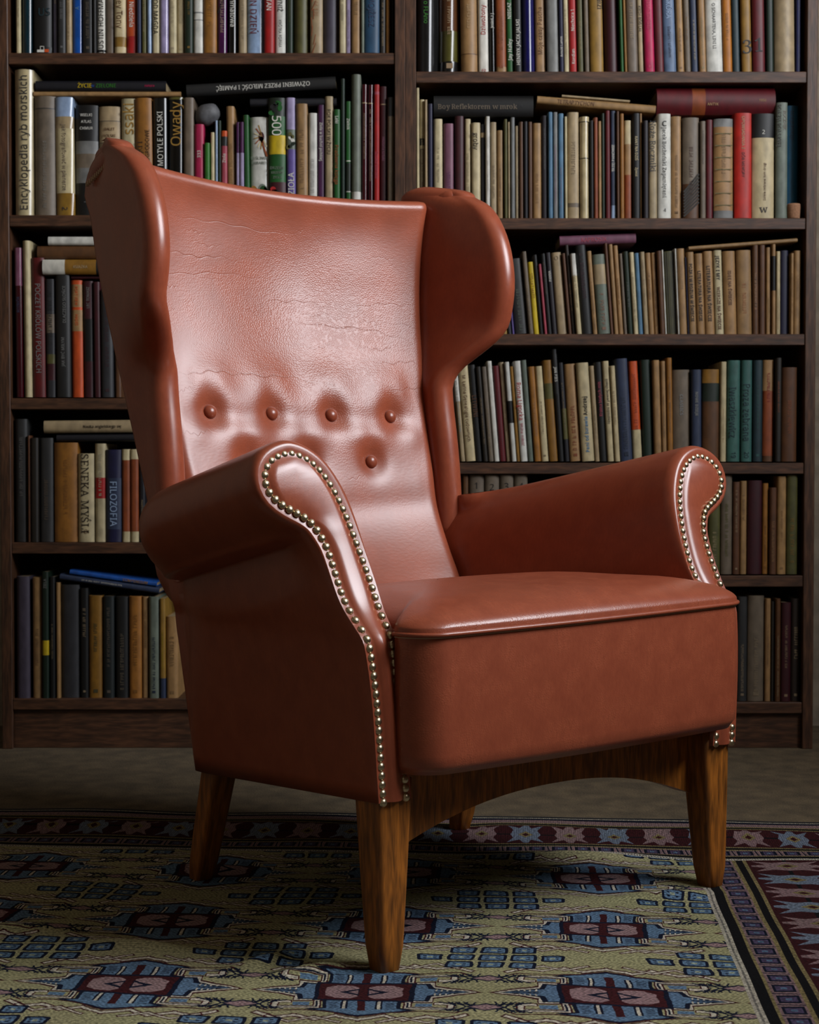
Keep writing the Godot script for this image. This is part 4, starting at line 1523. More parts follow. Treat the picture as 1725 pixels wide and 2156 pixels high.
# ------------------------------------------------------------------ what stands on the shelves (photo measurements)
func fill_shelves() -> void:
	var G := "book_gloss"
	# ---- left bookcase, top shelf in view
	start_row(109, "top shelf of left bookcase", "books on the top shelf of the left bookcase")
	bk(29, 40, -70, "cream")
	bk(41, 67, -120, "dark teal", {"g": G, "r": 0.3, "look": "thick glossy dark teal book with a bright sheen", "plain": 1})
	bk(68, 106, -130, "black", {"t": [["US", 22, "dark teal", "h", 22, 4]], "b": [[96, 108, "black"]], "look": "black book with a white and orange emblem", "short": "emblem book", "emblem": 1})
	bk(107, 119, -110, "grey violet")
	bk(119, 136, -110, "dark grey", {"m": "grey", "look": "grey photographic book spine beside a broad black book"})
	bk(136, 148, -60, "beige")
	bk(149, 170, -90, "blue", {"g": G, "t": [["A", 12, "sky blue", "u", 12]], "look": "plain bright blue book", "short": "blue book"})
	bk(171, 193, -80, "charcoal", {"m": "taupe"})
	bk(194, 200, -70, "dark grey")
	bk(201, 218, -85, "white", {"t": [["DUSTIN HOFFMAN", 15, "black", "u", 45]], "b": [[100, 105, "black"]], "look": "white book with bold black capitals running up its spine"})
	bk(219, 237, -60, "taupe", {"plain": 1})
	bk(238, 262, -75, "cream", {"b": [[74, 95, "gold"]], "t": [["Hey Tony", 17, "brown", "d", 20]], "look": "cream book with script lettering and a gold blot"})
	bk(263, 285, -100, "orange", {"b": [[71, 109, "red"]], "t": [["Niedziela", 13, "white", "d", 25]], "look": "book with an orange spine turning red at its foot", "short": "orange and red book"})
	bk(286, 295, -90, "slate blue")
	bk(296, 306, -80, "olive")
	bk(307, 318, -80, "pale blue", {"g": G, "r": 0.3, "plain": 1})
	bk(319, 334, -70, "cream", {"t": [["POD MAGDA", 14, "black", "d", 28]], "look": "cream book with heavy black capitals"})
	bk(335, 353, -90, "lavender", {"g": G, "plain": 1})
	bk(354, 370, -60, "cream", {"m": "taupe"})
	bk(370, 386, -65, "cream", {"m": "taupe"})
	bk(387, 405, -90, "dark green", {"m": "gold"})
	bk(406, 426, -85, "white", {"plain": 1, "b": [[22, 25, "grey"], [38, 40, "grey"]]})
	bk(427, 455, -65, "ochre", {"m": "brown", "look": "wide ochre cloth book beside a purple one"})
	bk(456, 476, -95, "purple", {"g": G, "slash": 1, "look": "purple book slashed by a dark diagonal line"})
	bk(477, 500, -100, "black", {"g": G, "r": 0.3, "t": [["Achmatowa", 14, "white", "d", 15]], "look": "glossy black book with white script"})
	bk(501, 518, -75, "beige")
	bk(519, 554, -110, "pale blue", {"g": G, "t": [["EN DZIEŃ", 19, "dark red", "d", 26, -4]], "look": "pale blue glossy book with dark red capitals"})
	bk(555, 577, -90, "red", {"t": [["SZTAN", 14, "white", "d", 0]], "look": "plain red book with a white word at its top", "short": "red book"})
	bk(578, 600, -80, "white", {"t": [["WYNIŻ", 13, "dark grey", "d", 0], ["KRÓTKA FORMA", 8, "grey", "d", 66]]})
	bk(602, 616, -60, "dark green", {"m": "olive"})
	bk(617, 650, -95, "olive", {"plain": 1, "r": 0.25, "look": "thick plain olive book"})
	bk(652, 679, -70, "beige", {"crack": 1, "look": "worn beige book with a cracked spine", "m": "rust"})
	bk(680, 713, -90, "grey violet", {"plain": 1, "r": 0.2, "look": "thick grey violet cloth book"})
	bk(714, 728, -70, "cream")
	bk(728, 739, -75, "lavender")
	bk(740, 759, -70, "tan")
	bk(760, 767, -60, "grey green")
	bk(767, 799, -100, "steel blue", {"t": [["MOJŻESZ", 16, "slate blue", "d", 22]], "look": "wide steel blue book"})
	bk(800, 812, -65, "dark brown")
	bk(812, 821, -60, "ochre")
	bk(822, 830, -60, "dark brown", {"z": -0.03})
	# ---- left bookcase, second shelf
	start_row(452, "second shelf of left bookcase", "books on the second shelf of the left bookcase")
	bk(28, 68, 143, "cream", {"g": G, "r": 0.2, "t": [["Encyklopedia ryb morskich", 23.5, "dark grey", "u", 298]], "look": "tall cream book with long dark lettering reading upwards", "short": "tall cream book", "hard": 1})
	bk(70, 115, 200, "taupe", {"r": 0.15, "b": [[225, 227, "dark grey"]], "look": "wide plain taupe book", "m": "grey", "hard": 1})
	bk(116, 154, 202, "gold", {"g": G, "lean": 0.6, "b": [[150, 243, "pale blue"], [243, 268, "beige"], [268, 405, "cream"]], "t": [["Jak fotografować w plenerze", 11, "taupe", "d", 330, 0], ["2", 15, "dark grey", "d", 438]], "look": "book whose spine fades from blue over cream to gold"})
	bk(155, 203, 217, "black", {"b": [[293, 382, "grey"], [320, 350, "taupe"]], "t": [["WIELKI", 8, "white", "h", 238], ["ATLAS", 8, "white", "h", 252], ["CHMUR", 8, "white", "h", 266], ["—", 12, "grey", "h", 421]], "look": "wide black book with a grey picture across its spine"})
	bk(205, 251, 220, "beige", {"b": [[250, 252, "taupe"], [296, 298, "taupe"]], "t": [["BALET", 8, "brown", "h", 268], ["POLSKI", 8, "brown", "h", 282]], "look": "wide beige book partly behind the wing's tip"})
	bk(253, 285, 204, "cream", {"t": [["ssaki", 31, "gold", "u", 246]], "look": "cream book with a large golden word"})
	bk(286, 321, 204, "ochre", {"lean": 0.8, "t": [["ŁĄKI I", 15, "dark brown", "u", 315, -8], ["OGRODOWE", 12, "dark brown", "u", 305, 8]], "look": "ochre book with two columns of dark capitals"})
	bk(323, 352, 204, "charcoal", {"g": G, "lean": 0.5, "t": [["MOTYLE POLSKI", 16, "white", "u", 290]], "look": "black book with white capitals reading upwards"})
	bk(353, 384, 201, "black", {"g": G, "t": [["Owady", 30, "gold", "u", 258]], "b": [[195, 206, "olive"]], "look": "black book with one large olive gold word"})
	bk(385, 407, 203, "taupe", {"plain": 1})
	bk(408, 428, 259, "magenta", {"t": [["333", 10, "white", "u", 322]], "look": "bright magenta book", "short": "magenta book"})
	bk(429, 441, 299, "bright green")
	bk(442, 450, 276, "cream")
	bk(451, 457, 250, "pale blue", {"g": G})
	bk(457, 464, 250, "dark green")
	bk(464, 477, 272, "pink", {"b": [[270, 284, "orange"], [284, 304, "charcoal"]], "t": [["Zioła", 9, "white", "u", 330]], "look": "pink book with an orange and black head"})
	bk(478, 495, 220, "tan", {"lean": 0.8, "m": "brown"})
	bk(496, 504, 255, "lavender", {"b": [[250, 320, "purple"]], "plain": 1})
	bk(504, 513, 255, "lavender", {"b": [[250, 320, "purple"]], "plain": 1})
	bk(514, 526, 240, "green", {"lean": 0.8, "look": "narrow bright green book beside a white book with cactus pictures", "plain": 1})
	bk(527, 566, 243, "white", {"g": G, "lean": 0.6, "t": [["ROŚLINNY", 8, "grey green", "h", 330], ["KABARET", 8, "grey green", "h", 340], ["ALFRED", 7, "grey green", "h", 403], ["GABER", 7, "grey green", "h", 411]], "look": "white book with pictures of a cactus flower on its spine", "cactus": 1})
	bk(567, 602, 204, "green", {"lean": 0.6, "b": [[200, 243, "dark green"], [283, 323, "yellow"], [382, 452, "maroon"]], "t": [["500", 27, "white", "d", 263], ["DRZEWA", 8, "grey green", "h", 352], ["KRZEWY", 7, "grey green", "h", 362], ["ZIOŁA", 7, "grey green", "h", 372]], "flowers": 1, "look": "green book with the number 500 and a yellow block", "short": "500 book"})
	bk(603, 623, 203, "lavender", {"lean": 0.5, "b": [[270, 312, "grey green"], [312, 452, "violet"]], "t": [["ZIOŁA", 17, "white", "u", 385]], "bloom": 1, "look": "violet book with a white head and pale letters"})
	bk(624, 648, 216, "tan", {"lean": 0.3, "look": "tan book with a torn top"})
	bk(649, 667, 235, "white", {"m": "grey"})
	bk(668, 683, 217, "purple", {"t": [["Zioła w kuchni polskiej", 8, "white", "d", 295]], "look": "narrow deep purple book", "short": "purple book"})
	bk(684, 701, 200, "beige", {"t": [["ROK POLSKI W ŻYCIU", 10, "dark brown", "d", 275]], "look": "beige book with dark capitals running down"})
	bk(702, 716, 228, "green", {"t": [["Leki", 9, "white", "d", 250], ["Pradawna księga", 11, "rust", "d", 345]], "look": "green book with rust lettering"})
	bk(717, 726, 162, "dark green", {"plain": 1})
	bk(727, 739, 210, "green", {"b": [[335, 337, "white"], [400, 402, "white"], [340, 400, "dark green"]], "t": [["Zielnik", 8, "white", "d", 258]]})
	bk(740, 760, 154, "grey green", {"b": [[402, 420, "white"]], "plain": 1, "r": 0.2, "look": "tallest grey green book with a white foot label"})
	bk(761, 773, 175, "maroon", {"b": [[213, 215, "beige"]], "g": G})
	bk(774, 786, 175, "maroon", {"b": [[213, 215, "beige"]], "g": G})
	bk(787, 799, 175, "red", {"t": [["Sztuka baroku", 9, "pink", "d", 345]], "b": [[190, 196, "pink"]], "look": "slim bright red book beside maroon ones"})
	bk(800, 815, 178, "maroon", {"t": [["Historia sztuki", 8, "mauve", "d", 310]], "b": [[215, 217, "beige"]], "look": "maroon book right of the slim red one"})
	bk(816, 831, 203, "taupe", {"b": [[203, 243, "charcoal"]], "look": "grey brown book with a dark head"})
	flat_bk(66, 378, 188, 199, "tan", {"look": "thin tan book lying on the standing books", "plain": 1})
	flat_bk(70, 346, 165, 187, "charcoal", {"t": [["ŻYCIE", 12, "yellow", "u", 175], ["w", 8, "blue", "u", 192], ["ZIELONE", 11, "bright green", "u", 220], ["natura", 7, "magenta", "u", 312]], "look": "black book with yellow and green letters lying flat"})
	flat_bk(390, 706, 173, 199, "charcoal", {"tilt": 3.2, "t": [["OŻYWIENI PRZEZ MIŁOŚĆ I PAMIĘĆ", 12.5, "white", "d", 552]], "look": "black book lying upside down, white capitals on its spine"})
	flat_bk(525, 708, 203, 220, "charcoal", {"plain": 1, "tilt": 0.6, "look": "dark plain book lying under the upside-down black one"})
	# ---- right bookcase, top shelf in view
	start_row(150, "top shelf of right bookcase", "books on the top shelf of the right bookcase", [[876, 0.6], [1250, 1.6], [1400, 2.4], [1560, 1.8], [1690, 0.2]])
	bk(877, 923, -60, "charcoal", {"g": G, "r": 0.35, "lean": 0.3, "t": [["o FLAno", 13, "bright green", "d", 22, -2]], "look": "thick glossy black book with green letters", "plain": 1})
	bk(926, 969, -50, "brown", {"g": G, "r": 0.35, "lean": 0.5, "b": [[60, 125, "olive"], [125, 150, "charcoal"]], "look": "thick glossy book with a brown and green picture", "m": "beige"})
	bk(972, 1007, -40, "tan", {"b": [[110, 112, "brown"]], "r": 0.2, "m": "beige", "look": "thick tan book with a dark line near its foot"})
	bk(1009, 1031, -30, "white", {"t": [["Dziwożony", 13, "red", "u", 38], ["ro", 9, "red", "h", 144]], "look": "white book with red script"})
	bk(1033, 1044, -20, "black", {"g": G, "t": [["Jesień z J", 8, "white", "u", 40]]})
	bk(1046, 1068, -50, "copper", {"b": [[137, 150, "tan"]], "m": "brown", "look": "orange brown book with a pale foot"})
	bk(1069, 1083, -35, "green", {"t": [["NIEGAZ", 10, "white", "u", 18], ["Jay Haley", 11, "white", "u", 100]], "look": "green book with white names reading upwards"})
	bk(1085, 1101, -40, "black", {"t": [["HENRYK JACEK JALSKI", 10, "white", "u", 86]], "look": "black book with white capitals right of the green one"})
	bk(1102, 1128, -45, "dark blue", {"g": G, "r": 0.3, "plain": 1, "look": "deep blue glossy book"})
	bk(1130, 1152, -20, "tan", {"t": [["Moje czasy Pascha", 12, "brown", "u", 60]], "look": "tan book with brown typewriter lettering"})
	bk(1154, 1179, -50, "grey", {"plain": 1, "look": "plain grey book in the top row"})
	bk(1180, 1189, -30, "navy", {"t": [["Arnold Lamm", 7, "white", "u", 96]]})
	bk(1190, 1201, -20, "cream")
	bk(1202, 1218, -40, "red", {"t": [["Niechcica 1", 9, "white", "u", 38], ["Kordian", 9, "white", "u", 115]], "look": "red book with two white words", "short": "red book"})
	bk(1219, 1232, -25, "olive")
	bk(1233, 1243, -25, "taupe")
	bk(1246, 1274, -40, "gold", {"t": [["IZIE", 13, "black", "u", 5, 8]], "look": "golden yellow book with black letters cut by the frame"})
	bk(1278, 1308, -60, "maroon", {"r": 0.25, "plain": 1, "hard": 1, "look": "broad plain maroon book"})
	bk(1309, 1316, -45, "green", {"plain": 1})
	bk(1317, 1323, -40, "mustard", {"plain": 1})
	bk(1324, 1347, -20, "taupe", {"look": "grey beige book of two faint columns"})
	bk(1348, 1360, -25, "beige", {"t": [["KIEDY BÓG LAŁ", 8, "dark brown", "d", 35]]})
	bk(1361, 1382, -50, "magenta", {"m": "pink", "look": "crimson magenta book in the top row", "short": "crimson book"})
	bk(1383, 1401, -55, "dark red", {"plain": 1})
	bk(1402, 1428, -30, "slate blue", {"t": [["SKÓRA", 14, "pale blue", "d", 14], ["śladami i szlakiem", 8, "navy", "d", 85]], "b": [[-30, 150, "dusty blue"]], "look": "grey blue book with dark lettering on its lower half"})
	bk(1430, 1445, -25, "tan", {"m": "charcoal"})
	bk(1446, 1459, -20, "tan", {"b": [[-20, 150, "taupe"]]})
	bk(1460, 1475, -35, "slate blue", {"m": "cream"})
	bk(1476, 1491, -20, "olive", {"b": [[-20, 150, "tan"]]})
	bk(1492, 1526, -50, "white", {"t": [["O SCHAARTENA, LINI LI", 9, "dark grey", "d", 52]], "look": "white book with one line of small dark capitals"})
	bk(1527, 1546, -40, "ochre", {"b": [[-40, 150, "amber"]], "m": "dark brown", "look": "orange book beside a dark teal one"})
	bk(1547, 1564, -35, "dark teal", {"plain": 1})
	bk(1566, 1587, -30, "gold", {"t": [["3", 40, "black", "h", 96, 0, "serif"]], "look": "golden book with a large number 3"})
	bk(1589, 1615, -45, "rust", {"b": [[-45, 150, "dark red"]], "t": [["1", 40, "black", "h", 92, 0, "serif"]], "look": "brick red book with a large number 1"})
	bk(1618, 1634, -45, "dark green", {"plain": 1})
	bk(1636, 1679, -30, "tan", {"plain": 1, "r": 0.2, "b": [[-30, 150, "beige"]], "look": "broad plain beige book near the case side"})
	bk(1681, 1692, -45, "dark blue", {"plain": 1})
	# ---- right bookcase, second shelf
	start_row(458, "second shelf of right bookcase", "books on the second shelf of the right bookcase", [[876, 0.2], [1280, 0.6], [1420, 0.5], [1600, 0.3], [1690, 0.0]])
	bk(877, 884, 183, "cream", {"plain": 1})
	bk(885, 895, 206, "cream", {"b": [[288, 303, "black"], [310, 400, "taupe"]], "m": "dark grey"})
	bk(895, 901, 208, "beige")
	bk(902, 912, 216, "navy", {"m": "slate blue"})
	bk(914, 933, 247, "cream")
	bk(935, 957, 257, "mauve", {"m": "purple", "look": "mauve pink book", "short": "mauve book"})
	bk(959, 978, 242, "maroon", {"plain": 1})
	bk(980, 993, 247, "cream")
	bk(994, 1013, 256, "cream", {"t": [["groby", 14, "dark brown", "d", 295]]})
	bk(1014, 1023, 258, "charcoal", {"b": [[276, 286, "beige"]]})
	bk(1024, 1033, 243, "white", {"m": "brown"})
	bk(1034, 1047, 255, "beige")
	bk(1048, 1061, 272, "tan")
	bk(1063, 1070, 249, "olive")
	bk(1071, 1076, 254, "beige")
	bk(1077, 1086, 245, "grey")
	bk(1087, 1094, 262, "beige")
	bk(1095, 1104, 254, "brown")
	bk(1105, 1113, 254, "charcoal")
	bk(1114, 1123, 254, "brown", {"plain": 1})
	bk(1124, 1142, 256, "tan", {"m": "brown"})
	bk(1143, 1155, 240, "charcoal", {"m": "grey", "look": "black book with white dotted lettering left of the blue pair"})
	bk(1156, 1166, 234, "sky blue", {"plain": 1, "look": "first sky blue book of the blue pair", "short": "blue pair"})
	bk(1167, 1177, 233, "lavender", {"b": [[233, 458, "grey"]], "m": "rust"})
	bk(1178, 1190, 236, "blue", {"b": [[236, 458, "sky blue"]], "look": "deeper blue book of the blue pair", "short": "blue pair"})
	bk(1191, 1197, 243, "cream")
	bk(1198, 1222, 233, "beige", {"b": [[425, 434, "taupe"]]})
	bk(1224, 1244, 243, "cream", {"g": G, "r": 0.25, "plain": 1, "b": [[253, 255, "black"], [330, 332, "black"]], "look": "glossy cream book crossed by two short black lines"})
	bk(1245, 1252, 252, "black")
	bk(1253, 1262, 245, "rust")
	bk(1262, 1269, 253, "tan")
	bk(1270, 1277, 235, "dark green")
	bk(1278, 1288, 230, "dark red", {"plain": 1})
	bk(1289, 1300, 230, "slate blue", {"t": [["TRZEJ PANOWIE", 8, "white", "u", 330]], "b": [[430, 458, "pale blue"]], "look": "slate book with white lettering and a pale foot"})
	bk(1301, 1307, 232, "brown")
	bk(1308, 1317, 237, "ochre", {"plain": 1})
	bk(1318, 1334, 250, "cream", {"b": [[365, 458, "rust"], [300, 365, "tan"]], "plain": 1, "look": "cream book reddened towards its foot"})
	bk(1335, 1351, 236, "black", {"t": [["KANT NA DZIŚ", 8, "cream", "d", 310], ["Żywot", 7, "cream", "d", 360]], "look": "black book with a cream line of lettering"})
	bk(1351, 1356, 235, "tan")
	bk(1357, 1368, 252, "charcoal", {"plain": 1})
	bk(1369, 1387, 255, "beige", {"t": [["Noże Roczniki", 16, "dark grey", "d", 305, 0, "serif"]], "look": "beige book with large serif lettering running down"})
	bk(1388, 1416, 237, "white", {"t": [["Jacek Bocheński Zapamiętani", 10.5, "dark grey", "d", 340, 0, "serif"], ["C", 16, "black", "h", 258, 0, "sans_bold"], ["4", 10, "black", "h", 441]], "look": "white book with a black round mark above serif lettering"})
	bk(1417, 1439, 241, "tan", {"b": [[241, 458, "tan"]]})
	bk(1441, 1476, 245, "brown", {"m": "dark brown", "diag": 1, "b": [[245, 385, "taupe"]], "look": "brown book with dark diagonal bars on its lower half"})
	bk(1477, 1489, 253, "taupe", {"m": "dark grey"})
	bk(1490, 1505, 249, "pink", {"b": [[249, 458, "dark red"]], "plain": 1})
	bk(1506, 1547, 248, "tan", {"b": [[248, 265, "grey"], [442, 458, "grey"]], "lines": 1, "look": "wide tan book ruled with faint lines, grey at both ends"})
	bk(1549, 1586, 236, "vermilion", {"b": [[236, 458, "vermilion"]], "t": [["OPOWIADANIA Z", 9, "beige", "d", 278], ["DÓB MEMORY", 8, "maroon", "d", 345]], "look": "wide vivid red book", "short": "vivid red book"})
	bk(1588, 1635, 236, "cream", {"b": [[236, 287, "black"]], "t": [["2", 12, "white", "h", 275], ["W", 16, "dark brown", "h", 440, 0, "serif_bold"], ["Dzieła zebrane tom drugi", 7, "brown", "u", 380, 2]], "look": "wide cream book with a black head and the number 2"})
	bk(1637, 1662, 213, "grey green", {"t": [["POEZJI POLSKIEJ", 11, "dark brown", "d", 262, -6, "serif"], ["ROCZNIK", 9, "taupe", "d", 250, 6, "serif"]], "look": "pale grey green book with dark lettering at its head"})
	bk(1664, 1691, 213, "cerulean", {"z": -0.024, "t": [["DZIEJE POEZJI", 10, "navy", "d", 255]], "look": "bright blue book next to the case side", "short": "bright blue book"})
	flat_bk(914, 1125, 196, 241, "black", {"t": [["Boy Reflektorem w mrok", 14, "taupe", "u", 1006, 2, "serif"], ["WŁ", 8, "dark grey", "u", 1098]], "hard": 1, "look": "thick black book lying flat with one brownish serif line"})
	flat_bk(1133, 1384, 197, 214, "tan", {"tilt": -4.6, "t": [["TETRAPTYCHON", 11, "brown", "u", 1215]], "look": "tan book lying aslant against the dark red one"})
	flat_bk(1186, 1330, 193, 199, "beige", {"tilt": -4.6, "plain": 1, "z": -0.006, "look": "thin beige booklet lying on the aslant tan book"})
	flat_bk(1387, 1638, 178, 236, "dark red", {"r": 0.2, "hard": 1, "b": [[1462, 1490, "rust"]], "t": [["ANTYK", 8, "tan", "u", 1505, 8], ["1950", 7, "tan", "u", 1610]], "look": "very thick dark red book lying flat with a rust patch"})
	# ---- right bookcase, third shelf
	start_row(703, "third shelf of right bookcase", "books on the third shelf of the right bookcase", [[1060, 5.6], [1200, 5.0], [1290, 4.3], [1400, 2.9], [1510, 2.2], [1600, 0.5], [1690, 0.0]])
	bk(1059, 1070, 560, "gold")
	bk(1071, 1079, 560, "dark grey")
	bk(1080, 1085, 555, "violet", {"plain": 1})
	bk(1086, 1114, 544, "grey green", {"b": [[540, 703, "dark grey"]], "m": "charcoal", "look": "wide grey book next to the chair's wing"})
	bk(1115, 1125, 529, "taupe")
	bk(1126, 1138, 550, "yellow", {"t": [["STO LAT MAFII", 8, "mustard", "d", 600]], "look": "bright yellow leaning book", "short": "yellow book"})
	bk(1139, 1147, 535, "charcoal")
	bk(1148, 1154, 555, "pink", {"plain": 1})
	bk(1155, 1164, 533, "black", {"m": "taupe"})
	bk(1165, 1176, 530, "charcoal", {"t": [["PANNA", 7, "white", "u", 580]]})
	bk(1177, 1198, 530, "beige", {"t": [["O", 12, "taupe", "h", 542]], "look": "beige leaning book with a small oval emblem at its head"})
	bk(1199, 1206, 532, "brown")
	bk(1207, 1215, 514, "dark brown", {"m": "tan"})
	bk(1216, 1227, 533, "cream", {"b": [[533, 580, "white"]]})
	bk(1228, 1250, 515, "black", {"m": "maroon", "look": "wide black leaning book with faint reddish lettering"})
	bk(1251, 1261, 527, "tan")
	bk(1262, 1287, 535, "grey green", {"b": [[556, 598, "beige"]], "m": "rust", "look": "pale grey green leaning book with a beige band"})
	bk(1288, 1295, 510, "brown")
	bk(1296, 1305, 513, "tan")
	bk(1306, 1316, 515, "ochre", {"b": [[510, 703, "tan"]]})
	bk(1317, 1324, 532, "taupe")
	bk(1325, 1336, 528, "dark green", {"m": "grey"})
	bk(1337, 1347, 530, "cream")
	bk(1348, 1358, 531, "teal", {"b": [[531, 703, "sky blue"]], "plain": 1, "look": "slim blue leaning book", "short": "slim blue book"})
	bk(1359, 1369, 529, "beige")
	bk(1370, 1381, 531, "tan")
	bk(1382, 1392, 530, "tan")
	bk(1393, 1403, 527, "brown", {"plain": 1})
	bk(1404, 1408, 524, "white", {"plain": 1})
	bk(1409, 1429, 527, "olive", {"lines": 2, "plain": 1, "look": "grey olive book of ribbed booklets between two white edges"})
	bk(1430, 1434, 522, "white", {"plain": 1})
	bk(1435, 1451, 522, "tan", {"m": "taupe"})
	bk(1451, 1454, 540, "navy", {"plain": 1})
	bk(1455, 1471, 529, "tan", {"t": [["POZA I W ROZUM W ŚWIECIE", 9, "dark brown", "d", 615, 0, "sans_bold"]]})
	bk(1472, 1489, 532, "tan", {"t": [["LITERATURA NA ŚWIECIE", 9, "dark brown", "d", 622, 0, "sans_bold"]]})
	bk(1490, 1510, 527, "tan", {"t": [["LITERATURA NA ŚWIECIE", 10, "dark brown", "d", 617, 0, "sans_bold"]]})
	bk(1511, 1529, 525, "cream", {"t": [["JĘZYK I MY", 10, "dark brown", "d", 562, 0, "sans_bold"], ["WIERSZE NA ŚWIECIE", 9, "brown", "d", 648, 0, "sans_bold"]], "look": "palest cream book with dark capitals in the tan run", "short": "palest cream book"})
	bk(1530, 1556, 527, "tan", {"t": [["IDEE NA ŚWIECIE", 9, "brown", "d", 605, 0, "sans_bold"]]})
	bk(1557, 1588, 525, "tan", {"m": "rust", "look": "widest tan book of the run of magazines"})
	bk(1589, 1602, 514, "rust", {"b": [[510, 703, "brown"]]})
	bk(1603, 1616, 514, "brown", {"m": "mustard"})
	bk(1617, 1627, 519, "tan", {"m": "olive"})
	bk(1628, 1636, 513, "tan", {"b": [[538, 611, "black"]], "plain": 1, "look": "slim tan book with a long black patch"})
	bk(1637, 1646, 528, "cream", {"m": "rust"})
	bk(1647, 1665, 525, "navy", {"plain": 1, "hard": 1, "look": "plain navy book near the case side", "short": "navy book"})
	bk(1667, 1674, 532, "tan", {"m": "brown"})
	bk(1675, 1690, 526, "tan", {"m": "brown"})
	flat_bk(1181, 1342, 494, 515, "magenta", {"tilt": 2.3, "b": [[1181, 1342, "mauve"]], "t": [["KAPROSIK", 12, "pink", "u", 1253]], "look": "mauve magenta book lying flat on the leaning books"})
	flat_bk(1454, 1684, 516, 525, "tan", {"tilt": 4.4, "plain": 1, "look": "thin tan booklet lying aslant on the tan magazines"})
	# ---- right bookcase, fourth shelf
	start_row(972, "fourth shelf of right bookcase", "books on the fourth shelf of the right bookcase", [[970, 5.0], [1100, 4.4], [1240, 3.9], [1310, 3.4], [1360, 2.2], [1420, 0.9], [1500, 0.0]])
	bk(971, 981, 770, "white", {"b": [[770, 845, "white"], [845, 972, "beige"]], "m": "dark grey"})
	bk(982, 1003, 763, "cream", {"t": [["M. Łarina Genealogia cudownych", 9.5, "brown", "d", 860]], "look": "cream leaning book with a long thin brown line"})
	bk(1004, 1018, 768, "charcoal", {"t": [["LITWINI", 13, "brown", "d", 855]], "look": "black leaning book with brown capitals"})
	bk(1019, 1029, 772, "dark brown")
	bk(1030, 1041, 772, "taupe")
	bk(1042, 1053, 760, "grey", {"b": [[755, 972, "white"]], "plain": 1})
	bk(1054, 1067, 770, "red", {"b": [[770, 972, "dark red"]], "plain": 1, "look": "red leaning book", "short": "red book"})
	bk(1068, 1078, 762, "beige")
	bk(1079, 1089, 762, "white", {"b": [[844, 891, "black"]], "plain": 1, "look": "slim white book with a black band"})
	bk(1090, 1097, 771, "mustard")
	bk(1098, 1113, 760, "white", {"t": [["Roma Ligocka", 13, "red", "d", 845], ["Wolna miłość", 8, "pink", "d", 915]], "look": "white book with reddish lettering running down"})
	bk(1114, 1125, 758, "grey green", {"plain": 1})
	bk(1127, 1141, 772, "rust", {"b": [[770, 972, "ochre"]]})
	bk(1142, 1157, 771, "beige", {"b": [[770, 972, "cream"]]})
	bk(1159, 1178, 758, "mustard", {"b": [[807, 840, "olive"]], "plain": 1, "hard": 1, "look": "mustard book with an olive band"})
	bk(1179, 1190, 735, "black", {"b": [[745, 830, "charcoal"]], "t": [["JAN PIES", 8, "white", "d", 788]], "look": "tallest black book with white letters in the leaning row"})
	bk(1191, 1202, 763, "charcoal", {"b": [[860, 925, "olive"]], "m": "beige"})
	bk(1203, 1227, 766, "rust", {"b": [[760, 972, "tan"]], "m": "brown"})
	bk(1228, 1254, 764, "cream", {"t": [["Andrzej", 11, "black", "u", 855, 0, "sans_bold"], ["Pani od żurawia", 10, "sky blue", "u", 915, 0, "sans_bold"]], "look": "cream book with black and blue lettering"})
	bk(1255, 1265, 770, "beige")
	bk(1266, 1281, 762, "black", {"t": [["Kraina białych mis", 9, "pink", "u", 840]], "look": "black book with pink lettering reading upwards"})
	bk(1282, 1296, 760, "cream", {"t": [["Nieznośni W pewnej chwili", 8, "dark brown", "u", 845]]})
	bk(1297, 1308, 770, "cream", {"m": "brown"})
	bk(1309, 1335, 755, "slate blue", {"m": "charcoal", "hard": 1, "look": "slate blue book in the middle of the row", "short": "slate blue book"})
	bk(1337, 1356, 760, "orange", {"lean": 3.2, "b": [[905, 972, "cream"]], "m": "dark brown", "look": "orange book torn white at its foot"})
	bk(1358, 1379, 757, "dark green", {"plain": 1, "hard": 1, "look": "plain dark green book"})
	bk(1381, 1396, 758, "tan", {"plain": 1})
	bk(1397, 1407, 760, "tan")
	bk(1408, 1420, 753, "tan", {"b": [[750, 972, "ochre"]]})
	bk(1421, 1458, 778, "dark grey", {"t": [["CLASSICS", 10, "grey", "d", 852, 0, "sans_bold"]], "b": [[770, 972, "taupe"]], "look": "broad grey brown book with grey capitals"})
	bk(1459, 1480, 778, "charcoal", {"t": [["NOWE DZIEJE", 8, "grey", "d", 850, 0, "sans_bold"]], "b": [[770, 972, "slate blue"]], "look": "dark navy book with grey capitals"})
	bk(1482, 1518, 777, "mustard", {"b": [[806, 845, "dark green"], [845, 972, "brown"]], "plain": 1, "look": "broad brown book with a green band"})
	bk(1519, 1532, 761, "cream", {"m": "tan"})
	bk(1534, 1561, 758, "teal", {"t": [["Iwaszkiewicz", 19, "dark teal", "d", 868, -2], ["19", 13, "dark teal", "d", 958]], "look": "left of two lettered teal books, numbered nineteen"})
	bk(1563, 1586, 758, "teal", {"t": [["Proza zebrana", 19, "dark teal", "d", 868], ["20", 13, "dark teal", "d", 958]], "look": "right of two lettered teal books, numbered twenty"})
	bk(1588, 1608, 758, "dark teal", {"m": "teal", "look": "dark teal book right of the lettered teal pair"})
	bk(1610, 1634, 757, "red", {"b": [[757, 822, "tan"], [822, 960, "rust"], [960, 972, "brown"]], "m": "maroon", "look": "rust red book with a tan head"})
	bk(1635, 1648, 753, "brown", {"b": [[750, 972, "dark brown"]], "m": "rust"})
	bk(1649, 1681, 773, "brown", {"m": "rust", "look": "broad mottled brown book next to the case side"})
